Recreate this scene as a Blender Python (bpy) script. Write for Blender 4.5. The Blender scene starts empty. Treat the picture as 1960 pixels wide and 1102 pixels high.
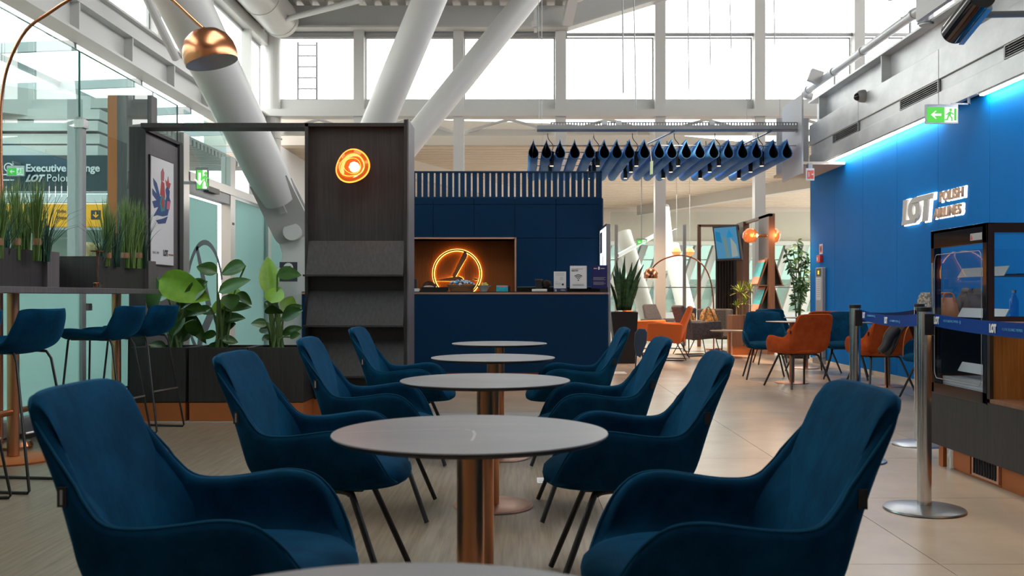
import bpy, bmesh, math, random
from mathutils import Vector, Matrix
R = math.radians
random.seed(7)
sc = bpy.context.scene
COL = sc.collection
F, CX, CY, H = 1850.0, 998.0, 567.0, 1.05      # focal length in pixels of the 1960 px frame, vanishing point, eye height

# ------------------------------------------------------------------ camera, world, exposure
cam = bpy.data.cameras.new('camera')
cam.lens = 36 * F / 1960
cam.shift_x = -18 / 1960
cam.shift_y = 16 / 1960
cam.clip_end = 300
cam.dof.use_dof = True
cam.dof.focus_distance = 7.0
cam.dof.aperture_fstop = 7.0
camo = bpy.data.objects.new('camera', cam)
camo.location = (0, 0, H)
camo.rotation_euler = (R(90), 0, 0)
COL.objects.link(camo)
sc.camera = camo
world = bpy.data.worlds.new('overcast_sky')
sc.world = world
world.use_nodes = True
wn = world.node_tree.nodes
wn['Background'].inputs['Color'].default_value = (1.0, 0.985, 0.955, 1)
wn['Background'].inputs['Strength'].default_value = 5.0
sc.view_settings.view_transform = 'Standard'
sc.view_settings.look = 'None'
sc.view_settings.gamma = 1
sc.view_settings.exposure = 0.0
sc.view_settings.use_curve_mapping = False
sc.cycles.max_bounces = 8
sc.cycles.diffuse_bounces = 4
sc.cycles.transparent_max_bounces = 16
sc.cycles.sample_clamp_indirect = 6
sc.cycles.caustics_reflective = False
sc.cycles.caustics_refractive = False

def area(name, loc, rot, size, size_y, power, col=(1, 1, 1)):
    l = bpy.data.lights.new(name, 'AREA')
    l.shape = 'RECTANGLE'; l.size = size; l.size_y = size_y; l.energy = power; l.color = col
    o = bpy.data.objects.new(name, l); o.location = loc; o.rotation_euler = rot
    COL.objects.link(o)
    return o
def point(name, loc, power, col, r=0.04):
    l = bpy.data.lights.new(name, 'POINT'); l.energy = power; l.color = col; l.shadow_soft_size = r
    o = bpy.data.objects.new(name, l); o.location = loc; COL.objects.link(o)
    return o
def spot(name, loc, power, col, ang=70, r=0.05):
    l = bpy.data.lights.new(name, 'SPOT'); l.energy = power; l.color = col; l.shadow_soft_size = r
    l.spot_size = R(ang); l.spot_blend = 0.8
    o = bpy.data.objects.new(name, l); o.location = loc; COL.objects.link(o)
    return o
# ceiling luminaires of the lounge (down lights over the far seating)
for x, y, w in ((2.4, 13.5, 450), (3.4, 16.5, 1500), (2.4, 18.5, 900), (1.8, 10.5, 160)):
    spot('ceiling_spot', (x, y, 4.3), w, (1.0, 0.64, 0.38), 80)
spot('ceiling_spot', (2.3, 5.2, 4.2), 200, (1.0, 0.72, 0.5), 75)
area('hall_fill', (-8, 9, 3.3), (0, 0, 0), 4, 8, 60, (0.95, 1, 1))  # added fill that brightens the left hall, no fixture stands here
area('far_hall_fill', (4, 29, 3.9), (0, 0, 0), 10, 8, 1300, (1, 0.95, 0.87))  # added area fill to brighten the far hall and its soffit

# ------------------------------------------------------------------ helpers
def at(px, py, Y):
    return Vector(((px - CX) * Y / F, Y, H - (py - CY) * Y / F))
def xof(px, Y): return (px - CX) * Y / F
def zof(py, Y): return H - (py - CY) * Y / F

class MB:
    def __init__(s): s.v = []; s.f = []; s.mi = []; s.cur = 0
    def add(s, vs, fs):
        n = len(s.v); s.v += [tuple(p) for p in vs]
        for f in fs: s.f.append([i + n for i in f]); s.mi.append(s.cur)
        return s
    def box(s, x0, x1, y0, y1, z0, z1):
        x0, x1 = min(x0, x1), max(x0, x1); y0, y1 = min(y0, y1), max(y0, y1); z0, z1 = min(z0, z1), max(z0, z1)
        return s.add([(x0,y0,z0),(x1,y0,z0),(x1,y1,z0),(x0,y1,z0),(x0,y0,z1),(x1,y0,z1),(x1,y1,z1),(x0,y1,z1)],
              [(0,3,2,1),(4,5,6,7),(0,1,5,4),(1,2,6,5),(2,3,7,6),(3,0,4,7)])
    def hexa(s, b, t):          # bottom quad, top quad (both counter-clockwise from above)
        return s.add(list(b) + list(t), [(0,3,2,1),(4,5,6,7),(0,1,5,4),(1,2,6,5),(2,3,7,6),(3,0,4,7)])
    def bar(s, p, q, w, h, up=(0,0,1)):
        p = Vector(p); q = Vector(q); d = (q - p).normalized(); up = Vector(up)
        a = d.cross(up)
        if a.length < 1e-4: a = d.cross(Vector((0,1,0)))
        a.normalize(); b = a.cross(d).normalized(); a *= w/2; b *= h/2
        return s.add([p-a-b, p+a-b, p+a+b, p-a+b, q-a-b, q+a-b, q+a+b, q-a+b],
              [(0,1,2,3),(7,6,5,4),(0,4,5,1),(1,5,6,2),(2,6,7,3),(3,7,4,0)])
    def tube(s, pts, r, n=10, closed=False, caps=True):
        pts = [Vector(p) for p in pts]; m = len(pts)
        rs = r if isinstance(r, (list, tuple)) else [r]*m
        def tan(i):
            a = pts[(i-1) % m] if (closed or i > 0) else pts[i]
            b = pts[(i+1) % m] if (closed or i < m-1) else pts[i]
            return (b-a).normalized()
        t = tan(0); u = t.cross(Vector((0,0,1)))
        if u.length < 1e-3: u = t.cross(Vector((0,1,0)))
        u.normalize(); vs = []
        for i in range(m):
            t2 = tan(i); u = (u - t2*u.dot(t2))
            if u.length < 1e-6: u = t2.orthogonal()
            u.normalize(); w = t2.cross(u)
            for k in range(n):
                a = 2*math.pi*k/n
                vs.append(pts[i] + (u*math.cos(a) + w*math.sin(a))*rs[i])
        fs = []
        for i in range(m if closed else m-1):
            j = (i+1) % m
            for k in range(n):
                k2 = (k+1) % n
                fs.append((i*n+k, i*n+k2, j*n+k2, j*n+k))
        if caps and not closed:
            fs.append(tuple(range(n-1, -1, -1))); fs.append(tuple(range((m-1)*n, m*n)))
        return s.add(vs, fs)
    def cyl(s, p, q, r, r2=None, n=24): return s.tube([p, q], [r, r if r2 is None else r2], n)
    def lathe(s, prof, c=(0,0,0), n=32, jit=None, caps=True):
        c = Vector(c); vs = []; fs = []
        for (r, z) in prof:
            for k in range(n):
                a = 2*math.pi*k/n; rr = r*(jit(a, z) if jit else 1)
                vs.append((c.x + rr*math.cos(a), c.y + rr*math.sin(a), c.z + z))
        m = len(prof)
        for i in range(m-1):
            for k in range(n):
                k2 = (k+1) % n; fs.append((i*n+k, i*n+k2, (i+1)*n+k2, (i+1)*n+k))
        if caps and prof[0][0] > 1e-5: fs.append(tuple(range(n-1, -1, -1)))
        if caps and prof[-1][0] > 1e-5: fs.append(tuple(range((m-1)*n, m*n)))
        return s.add(vs, fs)
    def prism(s, poly, o, ux, uy, d):   # flat polygon pushed back by vector d
        o = Vector(o); ux = Vector(ux); uy = Vector(uy); d = Vector(d)
        a = [o + ux*p[0] + uy*p[1] for p in poly]; n = len(a)
        return s.add(a + [p + d for p in a], [tuple(range(n)), tuple(range(2*n-1, n-1, -1))] +
              [(i, i+n, (i+1) % n + n, (i+1) % n) for i in range(n)])
    def grid(s, rows):
        m = len(rows); n = len(rows[0])
        return s.add([p for r in rows for p in r], [(i*n+k, i*n+k+1, (i+1)*n+k+1, (i+1)*n+k) for i in range(m-1) for k in range(n-1)])

WOFF = {}; KIDS = {}
def obj(name, mb, mat, parent=None, label=None, cat=None, group=None, kind=None, smooth=False, bevel=0, solid=0, sub=0, mesh=None, angle=40, fix=True):
    if mesh is None:
        me = bpy.data.meshes.new(name)
        vs = mb.v; off = Vector((0,0,0))
        if parent is None and vs:
            xs = [p[0] for p in vs]; ys = [p[1] for p in vs]; zs = [p[2] for p in vs]
            off = Vector(((min(xs)+max(xs))/2, (min(ys)+max(ys))/2, min(zs)))
            vs = [(p[0]-off.x, p[1]-off.y, p[2]-off.z) for p in vs]
        me.from_pydata([tuple(p) for p in vs], [], mb.f)
        for m_ in (mat if isinstance(mat, (list, tuple)) else [mat]): me.materials.append(m_)
        if isinstance(mat, (list, tuple)): me.polygons.foreach_set('material_index', mb.mi)
        if fix:
            bm = bmesh.new(); bm.from_mesh(me); bmesh.ops.recalc_face_normals(bm, faces=bm.faces); bm.to_mesh(me); bm.free()
        if smooth:
            me.polygons.foreach_set('use_smooth', [True]*len(me.polygons)); me.set_sharp_from_angle(angle=R(angle))
        me.update()
    else: me = mesh; off = Vector((0,0,0))
    o = bpy.data.objects.new(name, me); COL.objects.link(o)
    if parent is None:
        o.location = off; WOFF[o.name] = off
    else:
        o.parent = parent; o.matrix_parent_inverse = Matrix.Translation(-WOFF.get(parent.name, Vector((0,0,0))))
        WOFF[o.name] = Vector((0,0,0)); KIDS.setdefault(parent.name, []).append(o)
    if solid:
        md = o.modifiers.new('solid', 'SOLIDIFY'); md.thickness = abs(solid); md.offset = -1 if solid > 0 else 1
    if bevel:
        md = o.modifiers.new('bevel', 'BEVEL'); md.width = bevel; md.segments = 2; md.limit_method = 'ANGLE'; md.angle_limit = R(40)
    if sub:
        md = o.modifiers.new('sub', 'SUBSURF'); md.levels = sub; md.render_levels = sub
    return tag(o, label, cat, group, kind)
def tag(o, label=None, cat=None, group=None, kind=None):
    if label: o['label'] = label
    if cat: o['category'] = cat
    if group: o['group'] = group
    if kind: o['kind'] = kind
    return o
def thing(name, loc, label, cat, group=None, kind=None):
    o = bpy.data.objects.new(name, None); COL.objects.link(o); o.empty_display_size = 0.1
    o.location = loc; WOFF[o.name] = Vector(loc)
    return tag(o, label, cat, group, kind)
def dup(root, loc, rz=0, label=None, group=None, parent=None, scale=None):
    c = root.copy(); COL.objects.link(c)
    if parent is None:
        c.location = loc; c.rotation_euler = (0, 0, rz)
        if scale: c.scale = scale
        if label: c['label'] = label
        if group: c['group'] = group
    else:
        inv = root.matrix_parent_inverse.copy(); c.parent = parent; c.matrix_parent_inverse = inv; KIDS.setdefault(parent.name, []).append(c)
    for k in list(KIDS.get(root.name, [])): dup(k, None, parent=c)
    return c
def S(name, mb, mat, parent=None, **k): return obj(name, mb, mat, parent, kind=None if parent else 'structure', **k)
def piece(name, src, loc, parent):          # a cheap copy of a mesh piece moved by loc
    c = bpy.data.objects.new(name, src.data); COL.objects.link(c); c.parent = parent
    c.matrix_parent_inverse = Matrix.Translation(-WOFF.get(parent.name, Vector((0,0,0))))
    c.location = loc; WOFF[c.name] = Vector((0,0,0)); KIDS.setdefault(parent.name, []).append(c)
    for m_ in src.modifiers:
        if m_.type == 'BEVEL':
            md = c.modifiers.new('bevel', 'BEVEL'); md.width = m_.width; md.segments = m_.segments; md.limit_method = 'ANGLE'; md.angle_limit = R(40)
    return c
def spline(ctrl, n=6, closed=False):
    P = [Vector(p) for p in ctrl]; m = len(P); out = []
    for i in range(m if closed else m-1):
        g = lambda j: P[j % m] if closed else P[max(0, min(m-1, j))]
        a, b, c, d = g(i-1), g(i), g(i+1), g(i+2)
        for k in range(n):
            t = k/n
            out.append(0.5*((2*b) + (c-a)*t + (2*a-5*b+4*c-d)*t*t + (3*b-a-3*c+d)*t**3))
    if not closed: out.append(P[-1])
    return out
def rrect(w, h, r, n=5):    # rounded rectangle centred on 0,0
    out = []
    for cx, cy, a0 in ((w/2-r, h/2-r, 0), (-w/2+r, h/2-r, 90), (-w/2+r, -h/2+r, 180), (w/2-r, -h/2+r, 270)):
        for k in range(n+1):
            a = R(a0 + 90*k/n); out.append((cx + r*math.cos(a), cy + r*math.sin(a)))
    return out
def ring2d(r0, r1, a0=0, a1=360, n=32):
    o = [(r1*math.cos(R(a0+(a1-a0)*k/n)), r1*math.sin(R(a0+(a1-a0)*k/n))) for k in range(n+1)]
    i = [(r0*math.cos(R(a0+(a1-a0)*k/n)), r0*math.sin(R(a0+(a1-a0)*k/n))) for k in range(n, -1, -1)]
    return o + i
def circ(r, n=24, c=(0,0)): return [(c[0]+r*math.cos(2*math.pi*k/n), c[1]+r*math.sin(2*math.pi*k/n)) for k in range(n)]
def text(name, s, size, o, ux, uy, depth, mat, parent, bold=0.0, shear=0, wide=1.0, align='LEFT'):
    cu = bpy.data.curves.new('t', 'FONT'); cu.body = s; cu.size = size; cu.extrude = depth/2; cu.offset = bold; cu.shear = shear
    cu.align_x = align; cu.resolution_u = 3
    t = bpy.data.objects.new('t', cu); COL.objects.link(t)
    dg = bpy.context.evaluated_depsgraph_get(); me = bpy.data.meshes.new_from_object(t.evaluated_get(dg))
    bpy.data.objects.remove(t)
    ux = Vector(ux).normalized(); uy = Vector(uy).normalized(); n = ux.cross(uy)
    me.transform(Matrix(((ux.x*wide, uy.x, n.x, o[0]), (ux.y*wide, uy.y, n.y, o[1]), (ux.z*wide, uy.z, n.z, o[2]), (0,0,0,1))))
    me.materials.clear(); me.materials.append(mat)
    return obj(name, None, None, parent, mesh=me)

# ------------------------------------------------------------------ materials
def mat(name, col, rough=0.5, metal=0.0, var=None, bump=None, sheen=0, sheen_tint=None, emit=None, spec=None, coat=0, aniso=0):
    m = bpy.data.materials.new(name); m.use_nodes = True; nt = m.node_tree; b = nt.nodes['Principled BSDF']
    b.inputs['Base Color'].default_value = (*col, 1); b.inputs['Roughness'].default_value = rough; b.inputs['Metallic'].default_value = metal
    if spec is not None: b.inputs['Specular IOR Level'].default_value = spec
    if coat: b.inputs['Coat Weight'].default_value = coat; b.inputs['Coat Roughness'].default_value = 0.15
    if aniso: b.inputs['Anisotropic'].default_value = aniso
    if sheen:
        b.inputs['Sheen Weight'].default_value = sheen; b.inputs['Sheen Roughness'].default_value = 0.35
        b.inputs['Sheen Tint'].default_value = (*(sheen_tint or (1,1,1)), 1)
    if emit: b.inputs['Emission Color'].default_value = (*emit[0], 1); b.inputs['Emission Strength'].default_value = emit[1]
    def coords(scale):
        tc = nt.nodes.new('ShaderNodeTexCoord'); mp = nt.nodes.new('ShaderNodeMapping'); mp.inputs['Scale'].default_value = scale
        geo = nt.nodes.new('ShaderNodeNewGeometry')
        nt.links.new(geo.outputs['Position'], mp.inputs['Vector']); return mp
    if var:     # (scale xyz, second colour, contrast lo, hi)
        sc_, c2, lo, hi = var; mp = coords(sc_)
        n = nt.nodes.new('ShaderNodeTexNoise'); n.inputs['Scale'].default_value = 1; n.inputs['Detail'].default_value = 5; n.inputs['Roughness'].default_value = 0.6
        r = nt.nodes.new('ShaderNodeMapRange'); r.inputs['From Min'].default_value = lo; r.inputs['From Max'].default_value = hi
        mx = nt.nodes.new('ShaderNodeMix'); mx.data_type = 'RGBA'
        mx.inputs['A'].default_value = (*col, 1); mx.inputs['B'].default_value = (*c2, 1)
        nt.links.new(mp.outputs[0], n.inputs['Vector']); nt.links.new(n.outputs['Fac'], r.inputs['Value']); nt.links.new(r.outputs[0], mx.inputs['Factor'])
        nt.links.new(mx.outputs['Result'], b.inputs['Base Color'])
    if bump:    # (scale xyz, strength, distance)
        mp = coords(bump[0]); n = nt.nodes.new('ShaderNodeTexNoise'); n.inputs['Scale'].default_value = 1; n.inputs['Detail'].default_value = 3
        bp = nt.nodes.new('ShaderNodeBump'); bp.inputs['Strength'].default_value = bump[1]; bp.inputs['Distance'].default_value = bump[2]
        nt.links.new(mp.outputs[0], n.inputs['Vector']); nt.links.new(n.outputs['Fac'], bp.inputs['Height']); nt.links.new(bp.outputs[0], b.inputs['Normal'])
    return m
def glassmat(name, tint, ior=1.45, rough=0.0, refl=1.0, film=None):
    m = bpy.data.materials.new(name); m.use_nodes = True; nt = m.node_tree; nt.nodes.clear()
    out = nt.nodes.new('ShaderNodeOutputMaterial'); tr = nt.nodes.new('ShaderNodeBsdfTransparent'); tr.inputs[0].default_value = (*tint, 1)
    gl = nt.nodes.new('ShaderNodeBsdfGlossy'); gl.inputs['Roughness'].default_value = rough; gl.inputs['Color'].default_value = (refl, refl, refl, 1)
    fr = nt.nodes.new('ShaderNodeFresnel'); fr.inputs[0].default_value = ior
    mx = nt.nodes.new('ShaderNodeMixShader')
    ge = nt.nodes.new('ShaderNodeNewGeometry'); sb_ = nt.nodes.new('ShaderNodeMath'); sb_.operation = 'SUBTRACT'; sb_.inputs[0].default_value = 1
    mu = nt.nodes.new('ShaderNodeMath'); mu.operation = 'MULTIPLY'
    nt.links.new(ge.outputs['Backfacing'], sb_.inputs[1]); nt.links.new(sb_.outputs[0], mu.inputs[0]); nt.links.new(fr.outputs[0], mu.inputs[1])
    nt.links.new(mu.outputs[0], mx.inputs[0]); nt.links.new(tr.outputs[0], mx.inputs[1]); nt.links.new(gl.outputs[0], mx.inputs[2])
    last = mx
    if film:    # frosted film: colour, amount
        tl = nt.nodes.new('ShaderNodeBsdfTranslucent'); tl.inputs[0].default_value = (*film[0], 1)
        df = nt.nodes.new('ShaderNodeBsdfDiffuse'); df.inputs[0].default_value = (*film[0], 1)
        m1 = nt.nodes.new('ShaderNodeMixShader'); m1.inputs[0].default_value = 0.35
        nt.links.new(tl.outputs[0], m1.inputs[1]); nt.links.new(df.outputs[0], m1.inputs[2])
        m2 = nt.nodes.new('ShaderNodeMixShader'); m2.inputs[0].default_value = film[1]
        nt.links.new(mx.outputs[0], m2.inputs[1]); nt.links.new(m1.outputs[0], m2.inputs[2]); last = m2
    nt.links.new(last.outputs[0], out.inputs[0])
    return m
def emis(name, col, st):
    m = bpy.data.materials.new(name); m.use_nodes = True; nt = m.node_tree; nt.nodes.clear()
    out = nt.nodes.new('ShaderNodeOutputMaterial'); e = nt.nodes.new('ShaderNodeEmission'); e.inputs[0].default_value = (*col, 1); e.inputs[1].default_value = st
    nt.links.new(e.outputs[0], out.inputs[0]); return m

VELVET = mat('blue_velvet', (0.0014, 0.026, 0.064), 0.85, var=((9,9,9), (0.0024, 0.050, 0.112), .35, .7), bump=((60,60,60), .15, .004), sheen=0.22, sheen_tint=(0.04, 0.42, 0.85), spec=.05)
VELVET2 = mat('blue_velvet_seam', (0.004, 0.06, 0.12), 0.8, sheen=0.3, sheen_tint=(0.08, 0.5, 0.9), spec=.1)
RUST = mat('rust_velvet', (0.36, 0.055, 0.012), 0.85, var=((12,12,12), (0.46, 0.09, 0.02), .35, .7), sheen=0.3, sheen_tint=(1, .5, .3), spec=.1)
ORANGE = mat('orange_wool', (0.75, 0.16, 0.03), 0.9, bump=((90,90,90), .2, .003))
GREYW = mat('grey_wool', (0.055, 0.058, 0.065), 0.95, var=((40,40,40), (0.10, .10, .11), .4, .6))
GREYL = mat('light_grey_wool', (0.15, 0.15, 0.165), 0.95, var=((60,60,60), (0.09, .09, .10), .4, .6))
NAVYW = mat('navy_wool', (0.02, 0.035, 0.06), 0.95)
BLACKM = mat('black_powder_coat', (0.012, 0.012, 0.013), 0.4)
COPPER = mat('brushed_copper', (0.60, 0.27, 0.13), 0.32, 1.0, bump=((400,400,4), .05, .001))
COPPERL = mat('pale_copper', (0.80, 0.50, 0.38), 0.38, 1.0)
COPPERS = mat('polished_copper', (0.60, 0.26, 0.14), 0.2, 1.0)
COPPERP = mat('copper_laminate', (0.50, 0.155, 0.045), 0.45, 0.35)
TOP = mat('grey_stone_laminate', (0.185, 0.18, 0.195), 0.38, var=((2.5,6,3), (0.235, .225, .24), .4, .7))
VEIN = mat('pale_vein', (0.42, .40, .41), .4)
EDGE = mat('black_edge', (0.012, .014, .018), .5)
STEEL = mat('polished_steel', (0.62, 0.62, 0.64), 0.16, 1.0)
STEELB = mat('brushed_steel', (0.55, 0.55, 0.56), 0.3, 1.0, bump=((6,200,200), .08, .001))
GALV = mat('galvanised_steel', (0.62, 0.65, 0.67), 0.4, 0.4, var=((1.5,1.5,2.5), (0.80, .82, .83), .35, .65))
GALVD = mat('galvanised_dark', (0.33, 0.35, 0.37), 0.4, 0.8)
ALU = mat('grey_aluminium', (0.38, 0.39, 0.40), 0.45, 0.4)
WHITES = mat('white_painted_steel', (0.62, 0.62, 0.60), 0.4)
WHITEB = mat('warm_white_steel', (0.60, 0.585, 0.54), 0.5)
WHITEW = mat('white_board', (0.72, 0.73, 0.74), 0.6)
PAPER = mat('white_paper', (0.72, 0.72, 0.74), 0.6)
DECK = mat('roof_deck', (0.40, 0.395, 0.37), 0.6)
SOFFIT = mat('beige_soffit', (0.74, 0.62, 0.48), 0.7)
SOFGAP = mat('soffit_gap', (0.16, 0.13, 0.10), 0.9)
BEIGE = mat('beige_plaster', (0.55, 0.50, 0.43), 0.8)
DARKW = mat('dark_oak', (0.016, 0.0145, 0.0155), 0.55, var=((60,60,2.5), (0.030, .027, .029), .35, .65), bump=((180,180,4), .12, .002))
DARKW2 = mat('dark_oak_edge', (0.085, 0.075, 0.082), 0.5, var=((80,80,3), (0.13, .115, .12), .35, .65))
BROWNW = mat('brown_oak', (0.13, 0.062, 0.036), 0.5, var=((50,50,3), (0.19, .09, .052), .35, .65))
WARMW = mat('warm_oak', (0.40, 0.20, 0.07), 0.5, var=((90,90,4), (0.28, .13, .04), .35, .65))
NAVY = mat('navy_laminate', (0.0025, 0.020, 0.056), 0.55, var=((150,150,150), (0.003, .030, .084), .4, .6), spec=.1)
NAVYS = mat('navy_slat', (0.003, 0.030, 0.085), 0.5, spec=.25)
BLUEWALL = mat('blue_wall', (0.0, 0.185, 0.60), 0.6, var=((.8,.8,.5), (0.0, .205, .66), .35, .7), spec=.06)
BLUEFELT = mat('blue_felt', (0.035, 0.21, 0.58), 0.7, var=((7,2,7), (0.06, .29, .68), .35, .7))
BLACKF = mat('recess_black', (0.006, .007, .012), .9)
BLACKG = mat('black_gloss', (0.008, .008, .009), 0.08, coat=.5)
BLACKP = mat('black_plastic', (0.015, .015, .016), 0.35)
TAPE = mat('blue_webbing', (0.004, 0.045, 0.24), 0.7, spec=.1)
TAPED = mat('dark_blue_webbing', (0.01, 0.02, 0.08), 0.6)
WHITEI = mat('white_ink', (0.75, .77, .80), .5)
LBLUEI = mat('pale_blue_ink', (0.08, .32, .6), .5)
DARKI = mat('dark_ink', (0.03, .035, .05), .5)
GREYI = mat('grey_ink', (0.35, .35, .37), .5)
FLOORW = mat('oak_vinyl', (0.285, 0.222, 0.16), 0.36, var=((55,2.2,1), (0.15, .115, .08), .38, .72), bump=((160,5,1), .1, .002))
TILE = mat('stone_tile', (0.50, 0.41, 0.325), 0.27, var=((1.6,1.6,1), (0.40, .33, .265), .35, .7), bump=((4,4,4), .04, .01))
GROUT = mat('tile_joint', (0.12, .11, .10), .8)
CARPET = mat('grey_screed', (0.30, .29, .28), .7)
LEAF = mat('glossy_leaf', (0.045, 0.13, 0.018), 0.28, var=((6,6,6), (0.02, .065, .012), .35, .65))
LEAFB = mat('bright_leaf', (0.20, 0.38, 0.03), 0.35, var=((8,8,8), (0.13, .27, .02), .35, .65))
STEM = mat('green_stem', (0.07, 0.13, 0.03), 0.5)
GRASS = mat('green_grass', (0.075, 0.16, 0.03), 0.6, var=((30,30,6), (0.17, .26, .07), .4, .6))
GRASSD = mat('dark_grass', (0.02, 0.075, 0.045), 0.6)
SNAKE = mat('snake_leaf', (0.03, 0.085, 0.03), 0.35, var=((10,10,25), (0.07, .16, .05), .4, .6))
PALM = mat('palm_leaf', (0.28, 0.36, 0.06), 0.5)
FICUS = mat('ficus_leaf', (0.045, 0.14, 0.03), 0.35)
SOIL = mat('dark_soil', (0.02, .015, .01), .95)
TRUNK = mat('cane_trunk', (0.22, .15, .07), .8)
SKIN = mat('skin', (0.62, .38, .28), .55)
HAIRB = mat('blond_hair', (0.80, .60, .33), .5, var=((60,60,20), (0.55, .37, .17), .4, .6))
HAIRD = mat('dark_hair', (0.04, .02, .012), .45)
CLOTH = mat('navy_cloth', (0.02, .025, .045), .9)
GLASSW = glassmat('window_glass', (0.97, 0.99, 0.99), 1.4)
GLASSP = glassmat('green_tinted_glass', (0.74, 0.885, 0.88), 1.5)
GLASSE = mat('glass_edge', (0.03, .16, .12), .15)
GLASSC = glassmat('clear_glass', (0.95, 0.97, 0.98), 1.45)
GLASSD = glassmat('smoked_glass', (0.10, 0.10, 0.11), 1.5)
FROST = glassmat('frosted_glass', (0.80, 0.95, 0.93), 1.45, 0.3, film=((0.46, 0.66, 0.64), .92))
YELLOW = mat('yellow_sign', (0.80, 0.36, 0.01), .5, emit=((.9, .42, .01), .35))
SIGNB = mat('dark_teal_sign', (0.012, .04, .05), .4)
GREENS = emis('green_sign_light', (0.12, .62, .10), 1.2)
WHITEE = emis('white_sign_light', (0.93, 1, .9), 1.1)
LED = emis('led_strip', (1.0, 0.95, 0.86), 55)
HALO = emis('halo_light', (1.0, 0.86, 0.74), 3.2)
AMBER = emis('amber_glow', (1.0, 0.50, 0.09), 6)
NEON = emis('orange_glow', (1.0, 0.16, 0.02), 6)
HOT = emis('bulb', (1.0, 0.78, 0.5), 14)
SCREEN = emis('screen_light', (0.10, .33, .55), .7)
LIGHTBOX = emis('lightbox', (0.88, .93, 1), 1.3)
REDP = mat('red_plastic', (0.65, .015, .02), .4)
ORP = mat('orange_red_print', (0.75, .10, .03), .5)
TURQ = mat('turquoise_print', (0.01, .38, .50), .4, var=((30,30,30), (0.04, .55, .62), .4, .6))
CORAL = mat('coral_print', (0.80, .30, .20), .5)
WICKER = mat('wicker', (0.30, .13, .05), .7, bump=((200,200,60), .5, .004))
CHINA = mat('white_china', (0.75, .74, .70), .2)
LEATHER = mat('tan_leather', (0.48, .17, .05), .4)
LEATHB = mat('brown_leather', (0.10, .06, .04), .45)
GOLDF = mat('gold_brocade', (0.40, .22, .07), .45, .3, var=((25,25,25), (0.08, .05, .02), .4, .6))
# ------------------------------------------------------------------ floor
fl = S('floor', MB().box(-14, 14, -8, 45, -0.2, -0.012), GROUT)
wood_floor = obj('vinyl_sheet', MB().box(-14, 0.40, -8, 8.05, -0.012, 0.0), FLOORW, fl)
tx = [0.40 + 1.24*i for i in range(-2, 4)]
t0 = None
for j in range(-3, 17):
    y0 = 3.79 + 1.245*j
    for i, x0 in enumerate(tx):
        if x0 < 0.3 and y0 < 8.0: 
            continue
        if t0 is None:
            t0 = obj('tile', MB().box(x0+.002, x0+1.238, y0+.002, y0+1.243, -0.012, 0.0), TILE, fl); o0 = (x0, y0)
        else: piece('tile', t0, (x0-o0[0], y0-o0[1], 0), fl)
obj('screed', MB().box(-14, -2.085, 8.05, 25, -.012, -.001).box(-2.08, .4, 8.05, 8.76, -.012, -.0).box(5.37, 14, -8, 45, -.012, -.001).box(-2.08, 5.36, 24.96, 45, -.012, -.001), CARPET, fl)

# ------------------------------------------------------------------ right wall with its bulkhead
XW = 4.70; YE = 15.7
wr = S('wall_right', MB().box(XW+.03, XW+.35, -7, YE-.02, 0, 3.79), BLUEWALL)
k = 0
y = YE
while y > -7:
    obj('panel', MB().box(XW, XW+.03, max(y-1.196, -7), y, 0.06, 3.11), BLUEWALL, wr, bevel=.003); y -= 1.2
obj('end_panel', MB().box(XW, XW+.35, YE, YE+.03, 0, 3.11), NAVYS, wr)
S('baseboard_right', MB().box(XW-.012, XW+.0, -7, YE, 0, .06), WHITEB)
bk = S('bulkhead', MB().box(4.66, 5.1, -7, YE-.25, 3.12, 3.80), BLACKP)
ys = [15.45, 13.2, 10.66, 8.12, 5.58, 3.04, .5]
for a, b in zip(ys[:-1], ys[1:]):
    obj('metal_panel', MB().box(4.60, 4.66, b+.006, a-.006, 3.445, 3.775), GALV, bk, bevel=.004)
    obj('metal_panel', MB().box(4.60, 4.66, b+.006, a-.006, 3.10, 3.30), GALV, bk, bevel=.004)
    obj('metal_panel', MB().box(4.625, 4.66, b+1.1, a-.006, 3.305, 3.44), GALV, bk, bevel=.003)
    g = MB(); g.box(4.60, 4.625, b+.006, b+.03, 3.305, 3.44).box(4.60, 4.625, b+1.075, b+1.1, 3.305, 3.44).box(4.60, 4.625, b+.03, b+1.075, 3.305, 3.318).box(4.60, 4.625, b+.03, b+1.075, 3.427, 3.44)
    gr = obj('grille', g, ALU, bk)
    for q in range(4):
        obj('slat', MB().box(4.608, 4.622, b+.03, b+1.075, 3.336+q*.024, 3.341+q*.024), ALU, gr)
    obj('grille_back', MB().box(4.648, 4.659, b+.03, b+1.075, 3.31, 3.435), BLACKF, bk)
# galvanised I-beam over the bulkhead
ib = S('beam_right', MB().box(4.74, 4.76, -7, YE-.2, 3.80, 4.14).box(4.60, 4.86, -7, YE-.2, 4.14, 4.165).box(4.66, 4.86, -7, YE-.2, 3.78, 3.80), GALV)
for yy in (15.0, 12.4, 9.8, 7.2, 4.6): obj('stiffener', MB().box(4.62, 4.74, yy, yy+.02, 3.80, 4.14), GALV, ib)
# light board at the far end of the bulkhead, with beige soffit
ep = S('end_board', MB().box(4.06, 4.085, 14.0, 15.05, 2.83, 3.98), WHITEW)
obj('soffit_board', MB().box(4.085, 4.69, 14.0, 15.65, 2.96, 3.0), SOFFIT, ep)
obj('return_board', MB().box(4.085, 4.60, 15.47, 15.5, 3.0, 3.9), WHITEW, ep)
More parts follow.
